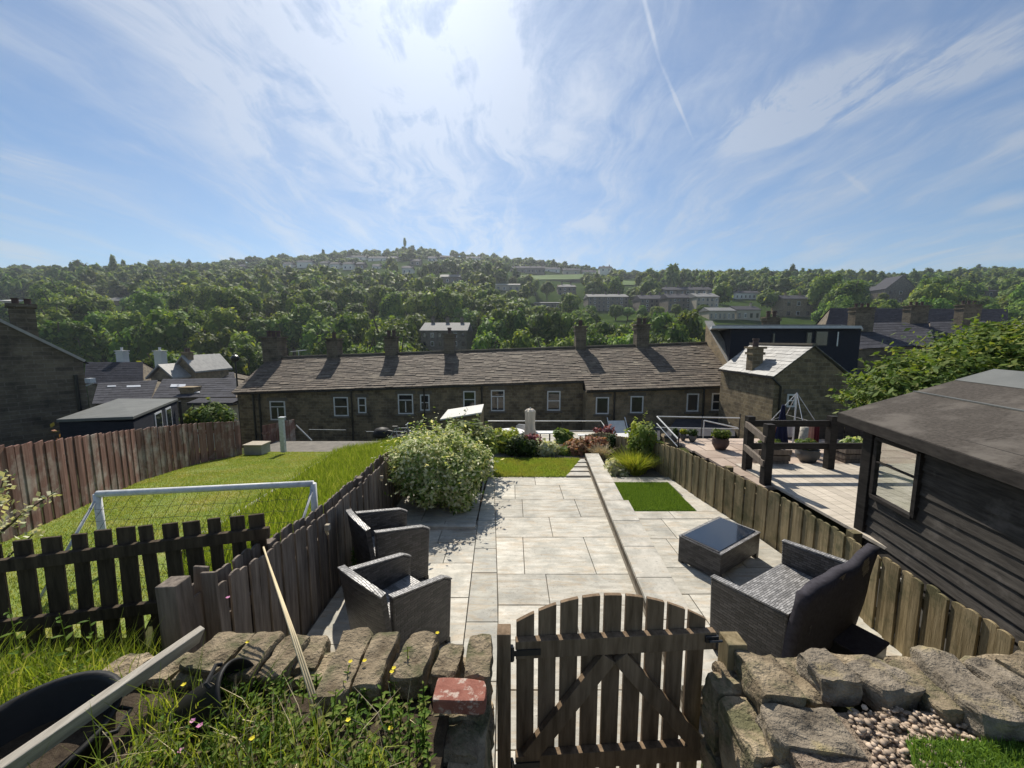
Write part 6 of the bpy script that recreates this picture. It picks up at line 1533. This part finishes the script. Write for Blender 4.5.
hillhouse('small gabled house with sunlit white bargeboards among the village roofs', 176, 196, 372, 384, 42, 5, .75, 'wall_gold', 'slate_pale', gable=True, z0=-8, protect=False)
hillhouse('narrow gabled house with a pale roof edge left of the white bargeboards', 152, 174, 378, 388, 40, 5, .55, 'wall_gold', 'slate_pale', 1, gable=True, z0=-9, protect=False)
hillhouse('pale blue-white shed with a flat roof behind the round bush', 196, 234, 404, 425, 27, 1.6, .15, 'render_white', 'slate_blue', z0=-7.5, protect=False, nm='garden_shed')
# street lamp
q = Q(235,357,26); t = thing('street_lamp', 'tall black street lamp rising left of the long terrace', 'street lamp', (q.x,26,-5))
build('lamp_post', MB().tube([(0,0,0),(0,0,q.z+5-.3)], [.07,.045], 8), M['black_metal'], t, loc=(0,0,0)); build('lantern', MB().lathe([(.05,0),(.22,.12),(.26,.3),(.2,.42),(.05,.5)], (0,0,q.z+5-.35), 10), M['black_metal'], t, loc=(0,0,0))
# roofs to the right behind the dormer house
r1_ = lower_roof('lower stone terrace house with a long shadow on its slates, right of the black dormer', ((858,349),(936,345),(928,322),(862,323)), 36, extra=6, seed=15)
r2_ = lower_roof('slate-roofed house farther right with a broad chimney, above the leafy trees', ((930,346),(1000,348),(985,321),(930,322)), 37, extra=6, seed=16)
r3_ = lower_roof('long dark blue slate roof running behind the chimneys on the right', ((826,325),(1008,323),(1008,309),(830,308)), 58, extra=3, n=12, seed=17, roof='slate_navy')
for px, yb_, Y, h_ in ((860,327,40,2.4),(914,326,42,2.6),(966,325,42,2.6)): 
    q = Q(px,yb_,Y); chimney((r1_ if px < 930 else r2_)[0], q.x, Y, q.z-.5, 1.9, .9, h_, 3, 'wall_dark')
for o in (r1_[0], r2_[0], r3_[0]): o['group'] = 'houses beyond the black dormer on the right'
r4_ = lower_roof('house with a pale grey roof at the right edge above the leafy trees', ((975,350),(1090,352),(1090,312),(1040,312)), 30, extra=6, roof='slate_pale', seed=18)
# hillside buildings
H = hillhouse
H('pale block of old mill flats with a two-part pale roof, straight above the long terrace', 421, 467, 331, 348, 95, 12, .35, 'wall_far', 'slate_mid', 3, (6,2), z0=-12)
H('long stone mill block with four tiers of windows, above the trees right of centre', 588, 628, 297, 312, 175, 14, .3, 'wall_far', 'slate_mid', 3, (9,4))
H('stone terrace house block right of the mill, with a broken roofline', 640, 668, 299, 312, 175, 12, .4, 'wall_far', 'slate_blue', 3, (6,3))
H('stone terrace block in the middle of the mid-hill row', 668, 694, 298, 312, 180, 12, .4, 'wall_far', 'slate_blue', 3, (6,3))
H('taller stone block standing behind the mid-hill row', 663, 712, 290, 300, 205, 12, .4, 'wall_far', 'slate_blue', 4, (9,2))
H('cream stone house at the right end of the mid-hill row', 696, 718, 297, 313, 172, 12, .35, 'cream', 'slate_mid', 2, (5,3))
H('white-walled low building above the black dormer', 709, 735, 311, 321, 120, 9, .35, 'cream', 'slate_mid', 0, (6,1))
H('pale villa beside the white-walled low building', 736, 760, 310, 321, 118, 9, .4, 'cream', 'slate_blue', 1, (4,1))
H('stone house with a gabled wing and two chimneys above the dormer roof', 783, 812, 299, 318, 110, 9, .45, 'wall_gold', 'slate_blue', 2, (3,2))
H('small white terrace seen under the dark wood above the dormer', 735, 760, 293, 300, 210, 8, .35, 'render_white', 'slate_blue', 2, (6,1))
H('white gabled cottage below the wood on the right', 869, 880, 292, 302, 130, 8, .5, 'render_white', 'slate_blue', gable=True)
H('large dark gabled stone house below the wood on the right', 884, 915, 289, 304, 135, 10, .42, 'wall_far', 'slate_blue', 1, (3,2), gable=True)
H('stone church-like building with a flat parapet far on the right', 980, 999, 291, 305, 140, 8, .2, 'wall_far', 'slate_blue', 1, (3,2))
H('grey roofed villa amid trees in the centre of the hillside', 558, 576, 287, 296, 190, 9, .45, 'wall_far', 'slate_mid', 2, (4,2), hip=True)
H('long stone wall-like barn on the hillside left of the villa', 495, 520, 285, 292, 200, 7, .3, 'cream', 'concrete', 0, (4,1))
H('low flat-roofed pale building above the tree belt in the centre', 535, 560, 303, 309, 150, 9, .15, 'wall_far', 'slate_mid', 0, (5,1))
H('row of dark roofed houses on the ridge right of centre', 510, 545, 268, 274, 330, 9, .5, 'wall_far', 'slate_blue', 6, (10,1))
H('house with a pale roof on the left end of the centre hillside', 440, 460, 277, 284, 240, 9, .45, 'wall_far', 'slate_mid', 1, (4,1))
H('brown gabled house peeping from the wood on the far left', 103, 128, 301, 306, 140, 8, .5, 'wall_gold', 'slate_mid', 1, hip=True)
H('pale long roof at the left edge below the wood', -10, 22, 301, 305, 120, 8, .2, 'cream', 'render_white', 0)
hill = [(238,246,266,270,380),(283,292,264,269,370),(297,312,262,269,350),(320,328,263,269,350),(330,339,264,270,350),(343,353,264,271,345),(356,364,264,270,345),(346,366,257,261,400),(368,386,258,262,400),(388,398,258,263,400),(402,412,268,275,320),(428,436,258,262,400),(440,452,257,261,410),(466,480,258,262,410),(545,560,269,273,340),(563,580,270,276,330),(583,596,272,277,320),(600,612,268,272,360),(410,420,261,266,390),(372,380,266,270,350)]
for i, (a, b, c, d, Y) in enumerate(hill):
    wl = ('render_white' if i % 3 else 'cream' if i % 2 else 'wall_far')
    col = {'render_white':'white-walled','cream':'cream-walled','wall_far':'dark stone'}[wl]
    H('%s house of the estate strung along the top of the hill' % col, a, b, c, d, Y, 8, .5, wl, 'slate_blue', 1, (2,1), group='estate houses along the hilltop')
# open fields on the hill
for nm, pts in (('field',[(520,277),(590,275),(590,280),(520,281)]),('field',[(612,281),(645,283),(645,286),(612,286)])):
    mb = MB(); ps = []
    for px, py in pts:
        # walk out along the ray until it meets the hillside
        d = ray(px, py); k = 110/d.y
        while k < 450/d.y and CAMZ+d.z*k > ground(d.x*k, d.y*k): k += 1.0
        ps.append(Vector((d.x*k, d.y*k, ground(d.x*k, d.y*k)+.5)))
    mb.prism(ps, (0,0,.4)); o = build(nm, mb, M['bankgrass']); T(o, kind='structure')
fields = [(528,584,275,280),(618,640,281,285)]

# ======================= TREES =======================
mb = MB(); mb.tube([(0,0,-.6),(0.02,0,.3),(.0,.03,.72)], [.05,.035,.012], 7)
for k in range(4): a = k*1.6; mb.tube([(0,0,.25+.08*k),(math.cos(a)*.25,math.sin(a)*.25,.7+.08*k)], [.025,.008], 5)
tm = bpy.data.meshes.new('trunk'); tm.from_pydata(mb.v, [], mb.f); tm.materials.append(M['bark'])
variants = []
shapes = [(.50,.50,.48),(.46,.50,.55),(.55,.48,.46),(.40,.40,.60),(.52,.55,.50),(.44,.44,.52)]
for i, s in enumerate(shapes):
    V, Qd = crown_data(s[0], s[1], s[2], 22+i % 3*4, 5200, .040, .34, 200+i, .86, .6, flat_bottom=.75); V[:,2] += .50
    o = npmesh_mixed('crown', V, Qd, M['leaf_tree']); me = o.data; bpy.data.objects.remove(o); variants.append(me)
lodv = []
for i, s in enumerate(shapes):
    V, Qd = crown_data(s[0], s[1], s[2], 12, 480, .095, .38, 300+i, .88, .6, flat_bottom=.75); V[:,2] += .50; lodv.append((V, Qd))
def hidden_by_keep(x, y, z, h, r):
    px, pt = proj(x, y, z+h); _, pb = proj(x, y, z); wpx = F*r/y
    for a, b, t0, b0, Yk in keep:
        if px+wpx*.8 > a and px-wpx*.8 < b and y < Yk and pt < t0+.45*(b0-t0) and pb > t0: 
            return True
        if px+wpx*.5 > a and px-wpx*.5 < b and abs(y-Yk+6) < 6: return True
    for a, b, t0, b0 in fields:
        if a < px < b and (t0 < pb < b0 or (pt < t0+.6*(b0-t0) and pb > b0)) : return True
    return False
tree_n = 0
def put_tree(x, y, z, h, r, label, group, k=None):
    global tree_n
    k = rng.integers(len(variants)) if k is None else k
    t = bpy.data.objects.new('tree', None); COL.objects.link(t); t.location = (x, y, z); t.rotation_euler.z = rng.uniform(0, 6.28)
    t.scale = (2*r, 2*r, h); T(t, label, 'tree', group)
    c = bpy.data.objects.new('crown', variants[k]); COL.objects.link(c); c.parent = t
    u_ = bpy.data.objects.new('trunk', tm); COL.objects.link(u_); u_.parent = t; tree_n += 1
random.seed(11)
ind = []; mass = []
def belt(px0, px1, Y0, Y1, n, top_y, hr, rr, label, group, jitter=6):
    """a belt of trees whose tops reach about the photo's row top_y"""
    for i in range(n):
        px = px0+(px1-px0)*(i+random.random())/n; Y = random.uniform(Y0, Y1); ty = top_y(px)+random.uniform(-jitter*.4, jitter) if callable(top_y) else top_y+random.uniform(-jitter*.4, jitter)
        q = Q(px, ty, Y); z = ground(q.x, Y); h = q.z-z
        if h < 4: continue
        h = min(h, 22); r = max(random.uniform(*rr), h*.33)
        if hidden_by_keep(q.x, Y, z, h, r*.8): continue
        put_tree(q.x, Y, z, h, r, label, group)
belt(-60, 60, 80, 100, 8, 322, 0, (4.2,6), 'broad dark green tree in the valley beyond the dark gable house', 'valley trees on the left')
belt(48, 250, 96, 108, 15, lambda p: 303+5*math.sin(p/14), 0, (4.5,6.5), 'broad green tree standing in the tree belt above the village roofs', 'tree belt above the village roofs')
belt(40, 250, 80, 92, 11, lambda p: 323+7*math.sin(p/17+1), 0, (3.8,6), 'rounded green tree in the nearer row above the village roofs', 'nearer trees above the village roofs')
belt(150, 250, 62, 74, 6, 350, 0, (2.6,3.6), 'small light green tree just behind the village roofs', 'small trees behind the village roofs')
belt(250, 420, 88, 112, 14, lambda p: 305+8*math.sin(p/13), 0, (4.2,6), 'tall green tree behind the chimneys at the left half of the terrace', 'trees behind the left half of the terrace')
belt(330, 420, 70, 80, 6, 333, 0, (2.8,3.8), 'light green round tree just above the ridge between two chimneys', 'round trees just above the terrace ridge')
belt(472, 585, 92, 108, 10, lambda p: 309+4*math.sin(p/9), 0, (4,5.6), 'green tree of the belt above the middle of the terrace ridge', 'tree belt above the middle of the terrace')
belt(575, 708, 88, 104, 12, lambda p: 315+4*math.sin(p/11), 0, (3.6,5.2), 'fresh green tree of the belt below the mid-hill stone blocks', 'tree belt below the mid-hill blocks')
belt(470, 700, 76, 84, 16, 330, 0, (3,4.2), 'lower light green tree right behind the terrace ridge', 'lower trees right behind the terrace ridge')
belt(690, 700, 84, 86, 1, 298, 0, (2.0,2.2), 'slim upright conifer beside the cream stone house', None)
belt(255, 470, 125, 165, 16, lambda p: 287+5*math.sin(p/19), 0, (5,7), 'large dark tree on the lower hillside left of centre', 'large trees on the lower hillside')
belt(20, 255, 120, 150, 16, lambda p: 285+4*math.sin(p/19), 0, (5,7), 'large dark tree in the wood across the valley on the left', 'left wood across the valley')
belt(740, 960, 150, 190, 20, lambda p: 275+4*math.sin(p/17), 0, (6,8.5), 'tall dark tree in the wood on the skyline right of centre', 'skyline wood right of centre')
belt(700, 870, 115, 140, 8, 296, 0, (4,5.5), 'dark tree at the foot of the wood above the dormer roof', 'trees at the foot of the right wood')
belt(500, 640, 215, 250, 18, 276, 0, (3,4.2), 'small tree on the field edge near the top of the far hill, right of centre', 'field-edge trees on the far hill', 4)
belt(480, 700, 180, 215, 12, 286, 0, (3.2,4.6), 'tree on the slope between the hilltop field and the mid-hill stone blocks', 'trees between the field and the mid-hill blocks', 5)
belt(520, 720, 165, 172, 12, 303, 0, (2.6,3.6), 'small tree in front of the mid-hill stone blocks', 'small trees before the mid-hill blocks', 3)
belt(900, 1060, 110, 150, 14, lambda p: 285+4*math.sin(p/17), 0, (5,7.5), 'mid-green tree on the wooded slope at the far right', 'trees on the far right slope')
# the rest of the wooded hillside: individuals where they show largest, one mass beyond
cells = []
Y = 128.0
while Y < 440:
    sp_ = 7.6+Y*.009; a = -1.62
    while a < 1.62:
        x = (a+random.uniform(-.3,.3)*sp_/Y)*Y; y = Y+random.uniform(-.45,.45)*sp_; cells.append((x, y)); a += sp_/Y
    Y += sp_
cand = []
for x, y in cells:
    dens = noise.noise(Vector((x/45, y/45, 9)))
    az = x/y
    if y > 270 and -.55 < az < .25 and dens > .30: continue
    z = ground(x, y); h = random.uniform(9, 15)*(.75 if y > 330 else 1); r = random.uniform(4.2, 6.6)*(.8 if y > 330 else 1)
    if y > 330: r *= 1.25; h *= .9; z -= h*.22
    if random.random() < .06: h *= 1.25
    if hidden_by_keep(x, y, z, h, r*.7): continue
    px, py = proj(x, y, z+h)
    if px < -40 or px > 1064: continue
    cand.append((x, y, z, h, r, px, py))
cand.sort(key=lambda c: c[1])
room = 292-tree_n; nI = 0
Vs, Qs, off = [], [], 0; tints = []
zones = lambda c: ('tree on the dark wooded slope at the left across the valley' if c[5] < 250 else 'tree among the hillside houses in the middle of the far slope' if c[5] < 640 else 'tree in the dark wood across the valley right of centre' if c[5] < 870 else 'tree on the green slope beyond the roofs at the far right')
for c in cand:
    x, y, z, h, r, px, py = c
    if nI < room:
        put_tree(x, y, z, h, r, zones(c), 'woodland trees: '+zones(c)); nI += 1
    else:
        V, Qd = lodv[random.randrange(6)]; an = random.uniform(0, 6.28); ca, sa_ = math.cos(an), math.sin(an)
        tints.append(np.full(len(V), random.random()))
        W = np.stack([(V[:,0]*ca-V[:,1]*sa_)*2*r+x, (V[:,0]*sa_+V[:,1]*ca)*2*r+y, V[:,2]*h+z], 1); Vs.append(W); Qs.append(Qd+off); off += len(V)
o = npmesh_mixed('distant_woodland', np.concatenate(Vs), np.concatenate(Qs), M['leaf_wood']); T(o, 'far-off woodland covering the upper hillside up to the skyline', 'woodland', kind='stuff')
at_ = o.data.attributes.new('tint', 'FLOAT', 'POINT'); at_.data.foreach_set('value', np.concatenate(tints).astype(np.float32))
print('TREES', tree_n, 'mass', len(Vs), 'verts', off)
# slender trees on the skyline
for px, Y, h_ in ((405,425,13),(323,420,12),(335,420,9)):
    q = Q(px, 250, Y); z = ground(q.x, Y); put_tree(q.x, Y, z+(4 if px == 405 else 0), h_, 2.2, {405:'lone tall tree on the skyline, the highest one left of centre',323:'lone slender tree on the skyline above the estate, the left one of two',335:'lone slender tree on the skyline above the estate, the right one of two'}[px], None)

# ======================= THE AIR =======================
mh, nt, b = newmat('haze_air'); nt.nodes.remove(b)
pv = N(nt, 'ShaderNodeVolumePrincipled'); pv.inputs['Color'].default_value = (.80,.88,1,1); pv.inputs['Density'].default_value = .00028; pv.inputs['Anisotropy'].default_value = .55
nt.links.new(pv.outputs[0], nt.nodes['Material Output'].inputs['Volume'])
gx = [o for o in scene.objects if o.type == 'MESH']
X = 1500
o = build('haze', MB().box((0,(-34+660)/2,(-17+150)/2),(2*X,694,167)), mh); T(o, kind='stuff')
